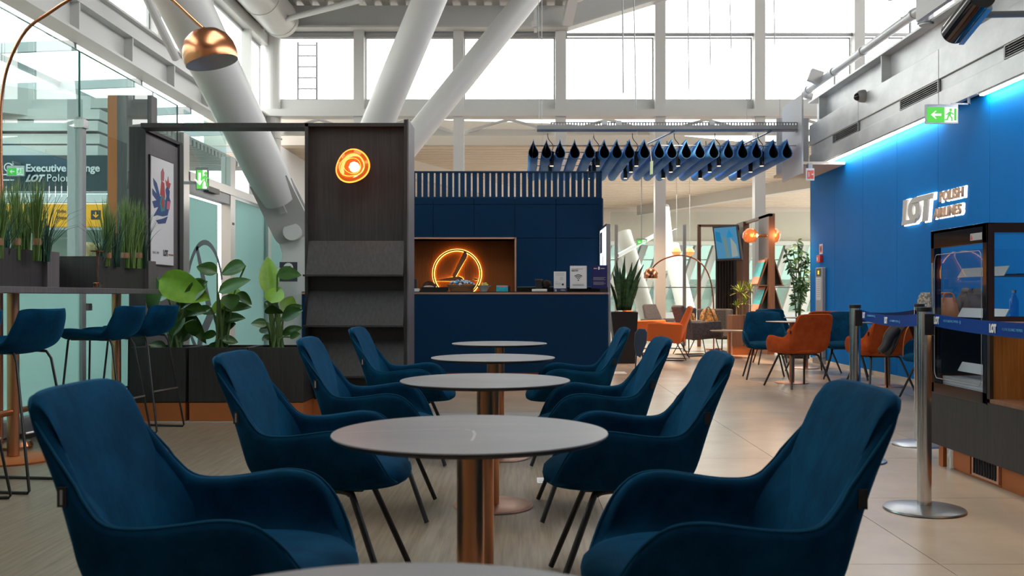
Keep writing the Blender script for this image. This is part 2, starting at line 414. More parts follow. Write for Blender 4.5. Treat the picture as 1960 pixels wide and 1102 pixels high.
# led strips under the bulkhead lip
for i, (a, b, lab) in enumerate(((14.6, 10.75, 'long cool led strip under the far half of the metal bulkhead'), (9.75, 3.0, 'long led strip under the near half of the bulkhead beyond the exit sign'))):
    t = thing('led_strip', (4.64, (a+b)/2, 3.08), lab, 'strip light')
    obj('channel', MB().box(4.61, 4.67, b, a, 3.085, 3.10), ALU, t)
    obj('diffuser', MB().box(4.625, 4.66, b, a, 3.073, 3.085), LED, t)

# ------------------------------------------------------------------ back facade at Y = 20
YF = 20.0
PX = [-3.35, -1.30, 0.80, 2.85, 4.90, 6.95, 9.0, 11.05]
for i, x in enumerate(PX):
    top = 6.55 if x < .9 else 6.55 + (x-.83)*.31
    m = MB().box(x-.10, x+.10, YF-.14, YF+.10, 0, top)
    m.box(x+.10, x+.115, YF-.14, YF-.10, 0, top).box(x+.10, x+.115, YF+.06, YF+.10, 0, top)
    S('column_%s' % 'abcdefgh'[i], m, WHITES)
S('column_corner', MB().cyl((-5.15, YF, 0), (-5.15, YF, 6.7), .17).cyl((-5.15, YF, 4.3), (-5.15, YF, 4.32), .20), WHITES)
# sill band, lower chord and truss of the facade
sb = S('beam_sill', MB().box(-5.2, 12, YF+.02, YF+.2, 4.90, 5.12), WHITES)
S('beam_chord', MB().box(-5.3, 12, YF-.20, YF+.02, 4.76, 4.89).box(-5.3, 12, YF-.2, YF+.2, 4.745, 4.76), WHITES)
ft = S('truss_back', MB().box(-5.2, 12, YF+.30, YF+.42, 4.44, 4.56), WHITEB)
xs_ = [-5.15] + PX
for a, b in zip(xs_[:-1], xs_[1:]):
    obj('brace', MB().bar((a+.15, YF+.28, 4.50), ((a+b)/2, YF+.28, 4.76), .05, .06), WHITES, ft)
    obj('brace', MB().bar((b-.15, YF+.28, 4.50), ((a+b)/2, YF+.28, 4.76), .05, .06), WHITES, ft)
# upper head: beam left, sloping up to the right
S('beam_head', MB().box(-5.35, .95, YF-.22, YF-.18, 6.55, 7.0).box(-5.4, .95, YF-.35, YF-.02, 6.52, 6.56)
  .hexa([(.95, YF-.35, 6.52), (12, YF-.35, 9.93), (12, YF-.02, 9.93), (.95, YF-.02, 6.52)], [(.95, YF-.35, 6.56), (12, YF-.35, 9.97), (12, YF-.02, 9.97), (.95, YF-.02, 6.56)])
  .hexa([(.95, YF-.22, 6.56), (12, YF-.22, 9.97), (12, YF-.18, 9.97), (.95, YF-.18, 6.56)], [(.95, YF-.22, 7.0), (12, YF-.22, 10.4), (12, YF-.18, 10.4), (.95, YF-.18, 7.0)]), WHITES)
S('trim_head', MB().box(-5.2, .95, YF+.02, YF+.1, 6.42, 6.8), ALU)
S('trim_transom', MB().box(-5.2, 12, YF+.0, YF+.06, 6.44, 6.50), ALU)
# panes
wi = 1
for a, b in zip(xs_[:-1], xs_[1:]):
    if b > 9.1: break
    w = S('window_%d' % wi, MB().box(a+.1, a+.13, YF+.11, YF+.15, 5.12, 6.44).box(b-.13, b-.1, YF+.11, YF+.15, 5.12, 6.44).box(a+.13, b-.13, YF+.11, YF+.15, 5.12, 5.15).box(a+.13, b-.13, YF+.11, YF+.15, 6.41, 6.44), ALU)
    obj('pane', MB().box(a+.13, b-.13, YF+.125, YF+.135, 5.15, 6.41), GLASSW, w)
    if b > 1:
        h1 = 6.5 + (max(a, .9)-.83)*.3; h2 = 6.5 + (b-.83)*.3
        obj('upper_pane', MB().hexa([(a+.1, YF+.125, 6.5), (b-.1, YF+.125, 6.5), (b-.1, YF+.135, 6.5), (a+.1, YF+.135, 6.5)], [(a+.1, YF+.125, h1+.02), (b-.1, YF+.125, h2), (b-.1, YF+.135, h2), (a+.1, YF+.135, h1+.02)]), GLASSW, w)
    wi += 1

# ------------------------------------------------------------------ roof deck with ribs, main beams
rd = MB()
x = -5.4
while x < .9:
    rd.box(x, x+.16, 8.1, YF-.2, 7.0, 7.09)
    if x < -2.1: rd.box(x, x+.16, -8, 8.1, 7.0, 7.09)
    x += .32
rd.box(-5.6, .95, 8.0, YF+.6, 7.09, 7.16).box(-5.6, -1.9, -8, 8.0, 7.09, 7.16).box(-1.9, .95, -8, 1.0, 7.09, 7.16)
ce = S('ceiling', MB().box(-5.6, .95, 8.0, YF+.6, 7.16, 7.22).box(-5.6, -1.9, -8, 8.0, 7.16, 7.22).box(-1.9, .95, -8, 1.0, 7.16, 7.22), DECK)
sk = S('skylight_frame', MB().box(-1.9, -1.84, 1, 8, 6.95, 7.22).box(.89, .95, 1, 8, 6.95, 7.22).box(-1.9, .95, 1, 1.06, 6.95, 7.22).box(-1.9, .95, 7.94, 8, 6.95, 7.22), WHITES)
for q in range(1, 4): obj('glazing_bar', MB().box(-1.84, .89, 1+q*1.75-.03, 1.03+q*1.75, 7.06, 7.16), WHITES, sk)
for q in range(4): obj('pane', MB().box(-1.84, .89, 1.04+q*1.75, .96+(q+1)*1.75, 7.17, 7.18), GLASSW, sk)
obj('deck_rib', rd, DECK, ce, kind='stuff')
# sloping roof to the right
rs = MB(); n = 36
for i in range(n):
    x = .95 + i*.32; z = 7.0 + (x-.95)*.31
    rs.hexa([(x, -8, z), (x+.16, -8, z+.05), (x+.16, YF-.2, z+.05), (x, YF-.2, z)], [(x, -8, z+.1), (x+.16, -8, z+.15), (x+.16, YF-.2, z+.15), (x, YF-.2, z+.1)])
rs.hexa([(.95, -8, 7.1), (12.5, -8, 10.68), (12.5, YF+.6, 10.68), (.95, YF+.6, 7.1)], [(.95, -8, 7.16), (12.5, -8, 10.74), (12.5, YF+.6, 10.74), (.95, YF+.6, 7.16)])
S('roof_right', rs, DECK)
S('beam_ridge', MB().hexa([(.95, 13.0, 6.75), (2.2, 13.0, 7.2), (2.2, 13.25, 7.2), (.95, 13.25, 6.75)], [(.95, 13.0, 7.0), (2.2, 13.0, 7.4), (2.2, 13.25, 7.4), (.95, 13.25, 7.0)]).box(-4.3, .95, 13.0, 13.25, 6.75, 7.0), WHITES)
S('brace_roof_left', MB().cyl(at(525, 42, 19), at(690, 0, 17.5), .055, n=12), WHITES)
S('brace_roof_middle', MB().bar(at(1085, 46, 19.5), at(1099, -20, 19.0), .20, .14), WHITES)
S('hanger_roof', MB().bar(at(1025, 62, 18), at(1025, 0, 18), .06, .05).box(*(lambda c: (c.x-.05, c.x+.05, c.y-.06, c.y-.02, c.z-.05, c.z+.05))(at(1022, 47, 18))), WHITES)

S('wall_left', MB().box(-5.5, -5.3, -8, 3.4, 0, 7.1).box(-5.5, -3.72, 3.4, 3.55, 0, 4.2), BEIGE)
S('wall_hall_left', MB().box(-14.2, -14, -8, 20, 0, 4.2), BEIGE)
S('wall_rear', MB().box(-14, 13, -8.2, -8.0, 0, 10.6), BEIGE)
S('wall_side_far_right', MB().box(12.4, 12.6, -8, 20, 0, 6.5), BEIGE)
# ------------------------------------------------------------------ left clerestory wall above the girder
XL = -5.3
gi = S('girder_left', MB().box(XL-.02, XL+.02, 1.0, YF-.1, 4.16, 4.5).box(XL-.14, XL+.14, 1.0, YF-.1, 4.13, 4.16).box(XL-.14, XL+.14, 1.0, YF-.1, 4.49, 4.52), WHITES)
y = 2.0
while y < 19.5:
    obj('stiffener', MB().box(XL+.02, XL+.13, y, y+.03, 4.16, 4.49), WHITES, gi); y += 1.55
S('beam_left_upper', MB().box(XL-.15, XL+.05, 1.0, YF-.1, 4.56, 4.74).box(XL-.15, XL+.12, 1, YF-.1, 4.74, 4.77), WHITES)
S('beam_left_head', MB().box(XL-.12, XL+.1, 1.0, YF-.1, 6.2, 6.42).box(XL-.12, XL+.0, 1.0, YF-.1, 6.42, 7.1), WHITES)
for i, yy in enumerate((2.0, 4.4, 6.8, 9.2, 11.6, 14.0, 16.4, 18.7)):
    S('post_clerestory_%d' % (i+1), MB().box(XL-.1, XL+.06, yy-.07, yy+.07, 4.77, 6.2), WHITES)
    w = S('window_%d' % (wi), MB().box(XL-.1, XL-.06, yy+.07, yy+.1, 4.77, 6.2).box(XL-.1, XL-.06, min(yy+2.3, 19.85), min(yy+2.33, 19.88), 4.77, 6.2).box(XL-.1, XL-.06, yy+.1, min(yy+2.3, 19.85), 6.16, 6.2), ALU); wi += 1
    obj('pane', MB().box(XL-.085, XL-.075, yy+.1, min(yy+2.3, 19.85), 4.78, 6.16), GLASSW, w)
S('brace_left_a', MB().cyl(at(392, -10, 15.2), at(486, 232, 17.5), .055, n=12), WHITES)
S('brace_left_b', MB().cyl(at(278, -10, 12.2), at(337, 112, 13.0), .055, n=12), WHITES)
S('brace_left_c', MB().cyl((XL+.1, 9.2, 4.8), (XL+.25, 7.4, 7.0), .055, n=12), WHITES)
du = thing('air_duct', (-4.85, 14, 6.2), 'large round white air duct ending at the left corner under the roof deck', 'duct')
obj('pipe', MB().cyl((-4.85, 4, 6.62), (-4.85, 19.5, 6.62), .36, n=36), WHITES, du, smooth=True)
for yy in (19.3, 17.9, 16.4, 14.8, 13.0): obj('joint_ring', MB().cyl((-4.85, yy, 6.62), (-4.85, yy+.05, 6.62), .372, n=36), WHITES, du, smooth=True)
# glass lean-to roof outside the girder
lr = MB()
for i in range(10):
    yy = 1.5 + i*2.05
    lr.bar((-5.42, yy, 4.10), (-11.5, yy, 3.85), .06, .12)
for xx, zz in ((-6.6, 4.05), (-7.9, 4.0), (-9.2, 3.95), (-10.5, 3.9)):
    lr.bar((xx, 1.5, zz+.03), (xx, 20, zz+.03), .05, .07)
lt = S('roof_glass', lr, ALU)
obj('pane', MB().hexa([(-11.5, 1.5, 3.93), (-5.42, 1.5, 4.18), (-5.42, 20, 4.18), (-11.5, 20, 3.93)], [(-11.5, 1.5, 3.94), (-5.42, 1.5, 4.19), (-5.42, 20, 4.19), (-11.5, 20, 3.94)]), GLASSW, lt)
# wall of the hall beyond: beams, ribbed fascia
S('wall_hall', MB().box(-14, -5.3, 13.4, 13.6, 0, 2.3), mat('pale_teal_wall', (.34, .46, .44), .6))
S('wall_hall_end', MB().box(-5.5, -5.2, 19.5, 26, 0, 4.3), WHITEW)
fa = MB()
for i in range(5): fa.box(-14, -5.5, 12.6-.05*(i % 2), 13.3, 2.72+i*.16, 2.72+i*.16+.13)
S('fascia_hall', fa, WHITES)
cr = MB()
for i in range(34): cr.box(-14, -5.7, 13.4+i*.2, 13.4+i*.2+.12, 3.66, 3.76)
cr.box(-14, -5.7, 13.4, 20, 3.76, 3.8)
S('ceiling_hall', cr, DECK)
S('beam_hall_a', MB().bar((-11.5, 6.5, 4.4), (-5.6, 14.5, 3.35), .3, .45), WHITES)
S('beam_hall_b', MB().bar((-12.5, 9.5, 3.9), (-5.8, 13.0, 3.55), .12, .35), WHITES)
S('column_hall', MB().box(-5.17, -5.02, 11.0, 11.06, 0, 3.3), ALU)

# ------------------------------------------------------------------ beige ribbed ceiling beyond the facade, far header, far slanted glazing
slats_ = []; yy = 21.6
while yy < 36:
    z = 4.42
    pt_ = .26 + (yy-21.6)*.022; slats_.append((yy, yy+pt_*.78)); yy += pt_
cf = S('ceiling_far', MB().box(-7, 16, 21.5, 36.2, 4.45, 4.5), SOFGAP)
for ya_, yb_ in slats_: obj('slat', MB().box(-7, 16, ya_, yb_, 4.37, 4.42), SOFFIT, cf)
def wedge(y, pts, d=.1): return MB().prism(pts, (0, y, 0), (1, 0, 0), (0, 0, 1), (0, d, 0))
S('fascia_far', wedge(21.3, [(-7, 4.38), (3.2, 4.38), (16, 4.38), (16, 4.42), (5.2, 4.42), (1.0, 4.85), (-7, 5.1)]), BEIGE)
S('beam_far_left', MB().bar((-3.6, 21.5, 4.15), (1.0, 33, 4.2), .3, .45), BEIGE)
bf = S('beam_far_right', MB().bar((9.6, 23.0, 4.22), (4.35, 35.5, 4.2), .25, .36), WHITEB)
S('wall_far_header', MB().box(-7, 16, 36.2, 36.4, 3.0, 4.5), BEIGE)
S('wall_far_side', MB().box(-5.5, -5.3, 26, 40, 0, 4.5), WHITEB)
S('ceiling_far_low', MB().box(-7, 16, 36.4, 42, 3.3, 3.4), BEIGE)
S('beam_far_low', MB().box(-2, 16, 35.9, 36.15, 2.95, 3.1), WHITEB)
S('sill_far', MB().box(-7, 16, 38.1, 38.4, 0, .42), WHITEW)
for i in range(22):
    x = 1.0 + i*.72
    w = S('mullion_far_%d' % (i+1), MB().bar((x, 38.2, .42), (x+1.15, 38.9, 3.35), .13, .3), WHITEB)
gz = S('window_far', MB().hexa([(-2, 38.35, .42), (17, 38.35, .42), (17, 38.37, .42), (-2, 38.37, .42)], [(-2, 39.1, 3.35), (17, 39.1, 3.35), (17, 39.12, 3.35), (-2, 39.12, 3.35)]), glassmat('far_glass', (.40, .47, .44), 1.3))
for i, z in enumerate((.42, 1.5, 2.5)): obj('rail', MB().box(-2, 17, 38.3+.24*(z-.42), 38.4+.24*(z-.42), z, z+.04), WHITEB, gz)
# buildings outside seen faintly through the far glazing
S('exterior_block', MB().box(-6, 30, 60, 66, -1, 2.1), mat('pale_concrete', (.5, .5, .47), .8))
for i in range(14): S('exterior_ledge_%d' % (i+1), MB().box(-5+i*2.4, -3.8+i*2.4, 59.8, 60, .6, 1.5), ALU)

# inclined white tubular struts beyond
for nm, a, b, yb, r in (('strut_far_a', (1262, 680), (1192, 445), 25, .22), ('strut_far_b', (1325, 640), (1283, 470), 29, .27), ('strut_far_c', (1283, 520), (1270, 395), 30, .18)):
    m = MB().cyl(at(*a, yb), at(*b, yb+.8), r, n=24)
    S(nm, m, WHITES, smooth=True)

# ------------------------------------------------------------------ big white tubular struts with pinned feet
def strut(name, A, B, r0, r1, foot=True):
    A = Vector(A); B = Vector(B); d = (B-A).normalized()
    t = thing(name, (A.x, A.y, 0), None, None, kind='structure')
    obj('tube', MB().tube([A + d*.50, A + d*.80, B], [r0*.85, r0, r1], 40), WHITES, t, smooth=True, angle=60)
    side = d.cross(Vector((0, 1, 0))).normalized()
    nrm = Vector((0, 1, 0))
    if foot:
        for s in (-.14, .09):
            poly = None
            poly = [(-.23*math.sin(R(a)), -.23*math.cos(R(a))) for a in range(-90, 91, 15)] + [(-.215, .72), (.215, .72)]
            obj('fork_plate', MB().prism(poly, A + nrm*s, side, d, nrm*.05), WHITES, t, bevel=.006)
        obj('web_plate', MB().prism([(-.04, .26), (.04, .26), (.04, .8), (-.04, .8)], A - nrm*.18, side, d, nrm*.36), WHITES, t)
        obj('pin', MB().cyl(A - nrm*.2, A + nrm*.2, .10, n=24), WHITES, t, smooth=True)
        ped = [(-.30, 0), (.34, 0), (.34, A.z-.9), (.30, A.z-.4), (.26, A.z+.05), (.12, A.z+.2), (-.12, A.z+.2), (-.22, A.z+.02), (-.14, A.z-.25), (-.16, A.z-.45), (-.30, A.z-.9)]
        obj('pedestal', MB().prism(ped, (A.x, A.y-.07, 0), (1,0,0), (0,0,1), (0,.14,0)), WHITES, t, bevel=.01)
    return t
YA = 11.2
strut('strut_a', at(566, 445, YA), at(330, -40, YA-2.0), .225, .255)
strut('strut_b', at(632, 456, 15.5), at(838, -40, 15.0), .25, .26)
strut('strut_c', at(640, 452, 16.2), at(1035, -35, 17.5), .21, .215, foot=False)
# cable tray and rods over the felt baffles
# ------------------------------------------------------------------ left glass partition
XG = -3.70
gp = thing('glass_partition', (XG, 8, 0), 'tall clear green-tinted glass screen with frosted foot behind the bar table', 'glass screen')
ye = [3.6, 5.85, 8.1, 9.7, 10.4]
for a, b in zip(ye[:-1], ye[1:]):
    obj('frosted_pane', MB().box(XG-.006, XG+.006, a+.012, b-.012, .16, 1.18), FROST, gp)
    cp_ = obj('clear_pane', MB().box(XG-.006, XG+.006, a+.012, b-.012, 1.18, 3.1), GLASSP, gp)
    obj('pane_edge', MB().box(XG-.008, XG+.008, b-.012, b-.006, .16, 3.1), GLASSE, gp)
    obj('pane_edge', MB().box(XG-.008, XG+.008, a+.012, b-.012, 3.098, 3.104), GLASSE, gp)
obj('post', MB().box(XG-.03, XG+.03, 8.08, 8.15, 0, 2.55), ALU, gp)
obj('bracket', MB().box(XG-.045, XG+.045, 8.07, 8.16, 2.46, 2.53), STEELB, gp)
obj('bracket', MB().box(XG+.0, XG+.05, 8.15, 8.22, .93, .99), STEELB, gp)
obj('bottom_rail', MB().box(XG-.05, XG+.05, 3.6, 10.4, 0, .16), ALU, gp, bevel=.01)
obj('kick_strip', MB().box(XG+.05, XG+.06, 3.6, 10.4, 0, .05), BLACKP, gp)
# door screen
dr = S('door_1', MB().box(XG-.06, XG+.06, 10.42, 10.6, 0, 2.82).box(XG-.06, XG+.06, 12.1, 12.3, 0, 2.80).box(XG-.06, XG+.06, 13.9, 14.05, 0, 2.5).box(XG-.07, XG+.07, 10.6, 13.9, 2.32, 2.42), STEELB)
dl = obj('door_leaf', MB().box(XG-.006, XG+.006, 10.66, 11.75, .04, 2.16), FROST, dr)
obj('door_head', MB().box(XG-.05, XG+.05, 10.6, 12.1, 2.2, 2.32), ALU, dr)
obj('frosted_pane', MB().box(XG-.006, XG+.006, 12.3, 13.9, .04, 2.3), FROST, dr)
obj('frosted_pane', MB().box(XG-.006, XG+.006, 14.05, 16.5, .04, 2.3), FROST, dr)
obj('clear_pane', MB().box(XG-.006, XG+.006, 10.6, 12.1, 2.42, 3.1), GLASSP, dr)
obj('door_closer', MB().box(XG+.06, XG+.11, 11.1, 11.5, 2.26, 2.32), BLACKP, dr)
obj('push_plate', MB().box(XG+.06, XG+.064, 12.17, 12.25, 1.95, 1.98), BLACKM, dr)
# crane mark on the door film: ring and wing, seen as an ellipse
dm = thing('door_emblem', (XG+.01, 11.6, .6), 'large grey crane emblem in a ring on the frosted door', 'emblem')
mk = mat('grey_film', (.10, .13, .15), .5)
yc, zc = 11.3, 1.03
obj('ring', MB().prism([(yc + p[0]*1.0, zc + p[1]) for p in ring2d(.62, .68, 20, 330, 40)], (XG+.011, 0, 0), (0,1,0), (0,0,1), (-.003,0,0)), mk, dm)
obj('wing', MB().prism([(10.95, 1.60), (11.02, 1.63), (11.5, .95), (11.35, .88)], (XG+.011, 0, 0), (0,1,0), (0,0,1), (-.003,0,0)), mk, dm)
obj('body', MB().prism([(11.75, .92), (11.2, .52), (10.95, .35), (11.05, .62), (11.35, .84)], (XG+.011, 0, 0), (0,1,0), (0,0,1), (-.003,0,0)), mk, dm)

def exit_sign(loc, ux, w, h, label, arrow='left', post=None):
    ux = Vector(ux); uz = Vector((0,0,1)); n = ux.cross(uz); o = Vector(loc)     # n points to the viewer
    t = thing('exit_sign', loc, label, 'sign')
    obj('housing', MB().prism([(-w/2-.012, -.012), (w/2+.012, -.012), (w/2+.012, h+.03), (-w/2-.012, h+.03)], o - n*.001, ux, uz, -n*.03), ALU, t)
    obj('green_field', MB().prism([(-w/2, 0), (w*.08, 0), (w*.08, h), (-w/2, h)], o + n*.003, ux, uz, -n*.004), GREENS, t)
    obj('white_field', MB().prism([(w*.08, 0), (w/2, 0), (w/2, h), (w*.08, h)], o + n*.003, ux, uz, -n*.004), WHITEE, t)
    obj('door_symbol', MB().prism([(w*.40, h*.12), (w*.47, h*.12), (w*.47, h*.9), (w*.40, h*.9)], o + n*.006, ux, uz, -n*.002), GREENS, t)
    c = (-w*.21, h*.5); a = h*.33
    ar = [(-a, 0), (-a*.1, a*.8), (a*.15, a*.8), (-a*.3, a*.22), (a*1.1, a*.22), (a*1.1, -a*.22), (-a*.3, -a*.22), (a*.15, -a*.8), (-a*.1, -a*.8)]
    if arrow == 'down': ar = [(p[1], p[0]) for p in ar]
    obj('arrow', MB().prism([(c[0]+p[0], c[1]+p[1]) for p in ar], o + n*.006, ux, uz, -n*.002), WHITEE, t)
    for f_ in post or (): obj('bracket', MB().box(*f_), ALU, t)
    mx, mz = w*.24, h*.5
    m = MB(); oo = o + n*.006
    m.prism(circ(h*.085, 12, (mx+h*.08, mz+h*.32)), oo, ux, uz, -n*.002)
    for poly in ([(mx-.02*h, mz+.2*h), (mx+.12*h, mz+.22*h), (mx+.08*h, mz-.08*h), (mx-.1*h, mz-.05*h)], [(mx+.08*h, mz+.18*h), (mx+.3*h, mz+.05*h), (mx+.27*h, mz), (mx+.08*h, mz+.08*h)],
                 [(mx-.02*h, mz+.19*h), (mx-.22*h, mz+.02*h), (mx-.18*h, mz-.04*h), (mx, mz+.1*h)], [(mx-.1*h, mz-.05*h), (mx+.0*h, mz-.05*h), (mx-.12*h, mz-.36*h), (mx-.32*h, mz-.38*h), (mx-.32*h, mz-.31*h), (mx-.18*h, mz-.29*h)],
                 [(mx, mz-.07*h), (mx+.09*h, mz-.07*h), (mx+.2*h, mz-.2*h), (mx+.2*h, mz-.42*h), (mx+.13*h, mz-.42*h), (mx+.12*h, mz-.22*h)]):
        m.prism(poly, oo, ux, uz, -n*.002)
    obj('running_figure', m, GREENS, t)
    return t
p = at(1803, 234, 9.95)
exit_sign((p.x, 9.95, p.z), (1,0,0), .31, .155, 'green and white exit sign with left arrow under the metal bulkhead by the blue wall', post=[(p.x+.1, 4.62, 9.96, 9.98, p.z+.185, p.z+.2), (4.605, 4.625, 9.96, 9.98, p.z+.185, 3.11)])
p = at(390, 361, 10.4)
e2 = exit_sign((p.x-.02, 10.4, p.z), (1,0,0), .11, .20, 'green exit sign with down arrow above the frosted door', 'down', post=[(XG+.02, p.x-.02, 10.41, 10.43, p.z+.05, p.z+.08)])
p = at(1228, 468, 24)
exit_sign((p.x, 24, p.z), (1,0,0), .24, .12, 'small green exit sign hanging in the far lounge behind the tall snake plant', post=[(p.x-.01, p.x+.01, 24.01, 24.03, p.z+.1, 4.4)])
p = at(22, 335, 12.3)
exit_sign((p.x+.05, 12.3, p.z), (1,0,0), .2, .09, 'small green exit sign seen in the hall beyond the glass screen', post=[(p.x, p.x+.02, 12.31, 12.33, p.z+.05, 2.76), (p.x, p.x+.02, 12.31, 12.62, 2.75, 2.77)])

# ------------------------------------------------------------------ hall signs behind the glass
YS = 12.5
x0, x1 = xof(-60, YS), xof(204, YS)
t = thing('hall_sign', ((x0+x1)/2, YS, zof(365, YS)), 'dark hanging sign reading Executive Lounge behind the glass screen', 'sign')
obj('board', MB().box(x0, x1, YS, YS+.12, zof(365, YS), zof(297, YS)), SIGNB, t)
X_ = (1,0,0); Z_ = (0,0,1)
text('lettering', 'Executive Lounge', .135, at(49, 328, YS-.01), X_, Z_, .006, WHITEI, t, bold=.003)
text('lettering', 'Polonez', .135, at(89, 347, YS-.01), X_, Z_, .006, WHITEI, t)
text('logo_lettering', 'LOT', .12, at(49, 347, YS-.01), X_, Z_, .006, WHITEI, t, bold=.006, shear=.5, wide=.92)
c = at(16, 320, YS-.01)
obj('clock_symbol', MB().prism(ring2d(.045, .058), c, X_, Z_, (0,.006,0)).prism([(-.004,-.004), (.035,-.004), (.035,.008), (-.004,.008)], c, X_, Z_, (0,.006,0)), WHITEI, t)
obj('bed_symbol', MB().prism([(-.12,.02), (.1,.02), (.1,.035), (-.12,.035)], at(12, 338, YS-.01), X_, Z_, (0,.006,0)).prism([(-.12,-.05), (.1,-.05), (.1,-.035), (-.12,-.035)], at(12, 338, YS-.01), X_, Z_, (0,.006,0)), WHITEI, t)
obj('lower_rail', MB().box(x0, x1, YS, YS+.1, zof(369, YS), zof(366, YS)), ALU, t)
t = thing('gate_sign', ((x0+x1)/2, YS+.1, zof(434, YS)), 'yellow gate sign with black arrow square beyond the glass screen', 'sign')
obj('board', MB().box(x0, x1, YS, YS+.1, zof(434, YS), zof(390, YS)), YELLOW, t)
a = at(174, 420, YS-.008)
obj('arrow_square', MB().box(a.x, a.x+.125, YS-.008, YS, a.z, a.z+.12), DARKI, t)
obj('arrow', MB().prism([(.056,.1), (.07,.1), (.07,.05), (.092,.068), (.1,.058), (.063,.022), (.026,.058), (.034,.068), (.056,.05)], (a.x, YS-.012, a.z), X_, Z_, (0,.004,0)), YELLOW, t)
text('lettering', 'Odlo', .06, at(108, 407, YS-.01), X_, Z_, .006, DARKI, t)
text('lettering', 'Depa', .06, at(108, 419, YS-.01), X_, Z_, .006, DARKI, t)
S('trim_hall_band', MB().box(x0, x1, YS, YS+.1, zof(388, YS), zof(371, YS)), WHITEW)
S('trim_hall_sill', MB().box(x0, x1, YS, YS+.1, zof(440, YS), zof(435, YS)), ALU)
S('pillar_copper', MB().box(xof(206, 9.6), xof(224, 9.6), 9.6, 9.75, 0, zof(182, 9.6)), COPPERP)
S('partition_wood', MB().box(xof(224, 9.6), xof(290, 9.6), 9.6, 9.75, 0, zof(182, 9.6)), DARKW2)

# ------------------------------------------------------------------ wooden portal: poster panel, magazine stand and top beam
X0, X1, Y0, Y1, ZT = -3.49, -3.36, 8.62, 9.55, 2.56
t = thing('poster_partition', ((X0+X1)/2, 9.0, 0), 'tall dark oak upright panel carrying the framed rooster poster', 'panel')
obj('core', MB().box(X0, X1-.02, Y0, Y1, 0, ZT-.03), DARKW, t)
obj('face', MB().box(X1-.02, X1, Y0+.02, Y1-.1, 0, ZT-.06), DARKW2, t)
obj('edge_strip', MB().box(X0-.005, X1+.012, Y0-.012, Y0, 0, ZT), DARKW, t)
obj('edge_strip', MB().box(X1-.02, X1+.02, Y1-.1, Y1, 0, ZT-.02), DARKW, t)
obj('cap', MB().box(X0, X1+.012, Y0, Y1, ZT-.03, ZT), DARKW, t)
# poster
t = thing('poster', (X1+.02, 9.0, 1.3), 'framed white poster with a colourful folk rooster on the oak panel', 'poster')
def py(px): return -X1*F/(CX-px)*1.0
pa, pb = 8.72, 9.28
za, zb = 1.345, 2.32
o = (X1+.022, pa, za)
obj('frame', MB().box(X1+.001, X1+.014, pa-.012, pb+.012, za-.012, zb+.012), BLACKM, t)
obj('sheet', MB().box(X1+.014, X1+.020, pa, pb, za, zb), PAPER, t)
W_, H_ = pb-pa, zb-za
def art(poly, m, nm, lift=0, bev=None):
    obj(nm, MB().prism([(p[0]*W_, p[1]*H_) for p in poly], (X1+.0215+lift, pa, za), (0,1,0), (0,0,1), (-.0015-lift,0,0)), m, t)
pal = [mat('art_%s' % n_, c_, .5) for n_, c_ in (('navy', (.02,.06,.22)), ('teal', (.03,.25,.28)), ('red', (.45,.04,.05)), ('green', (.06,.25,.12)), ('pink', (.6,.12,.2)))]
art([(.50,.46), (.25,.46), (.08,.44), (.22,.50), (.30,.54), (.12,.52), (.04,.58), (.22,.60), (.05,.64), (.04,.70), (.24,.66), (.10,.74), (.08,.80), (.24,.76), (.36,.66), (.44,.62), (.60,.60), (.66,.66), (.62,.72), (.70,.77), (.82,.72), (.80,.66), (.86,.62), (.80,.56), (.72,.48)], pal[0], 'rooster_body')
art([(.42,.50), (.58,.52), (.62,.60), (.54,.68), (.42,.66), (.36,.58)], pal[1], 'rooster_wing', .001)
art([(.46,.54), (.54,.55), (.55,.61), (.49,.64), (.43,.60)], pal[2], 'wing_heart', .002)
art([(.66,.76), (.62,.82), (.70,.80), (.74,.86), (.78,.80), (.86,.80), (.80,.74)], pal[2], 'rooster_comb', .001)
art([(.38,.66), (.60,.64), (.56,.78), (.44,.80)], pal[2], 'rider_coat', .002)
art([(.42,.80), (.54,.80), (.56,.88), (.50,.92), (.42,.88)], mat('art_rose', (.42,.12,.14), .5), 'rider_head', .002)
art([(.66,.54), (.80,.54), (.84,.62), (.68,.62)], pal[4], 'rooster_breast', .002)
art([(.50,.44), (.72,.47), (.62,.40), (.30,.38), (.20,.41)], pal[0], 'rooster_leg', .001)
text('logo_lettering', 'LOT', .075, (X1+.023, pa+.29, za+.085), (0,1,0), Z_, .002, DARKI, t, bold=.004, wide=.8)
text('lettering', 'SINCE 1929', .03, (X1+.023, pa+.03, za+.095), (0,1,0), Z_, .002, GREYI, t)
text('lettering', 'POLISH AIRLINES', .024, (X1+.023, pa+.42, za+.09), (0,1,0), Z_, .002, mat('rose_ink', (.5,.25,.2), .5), t, wide=.7)

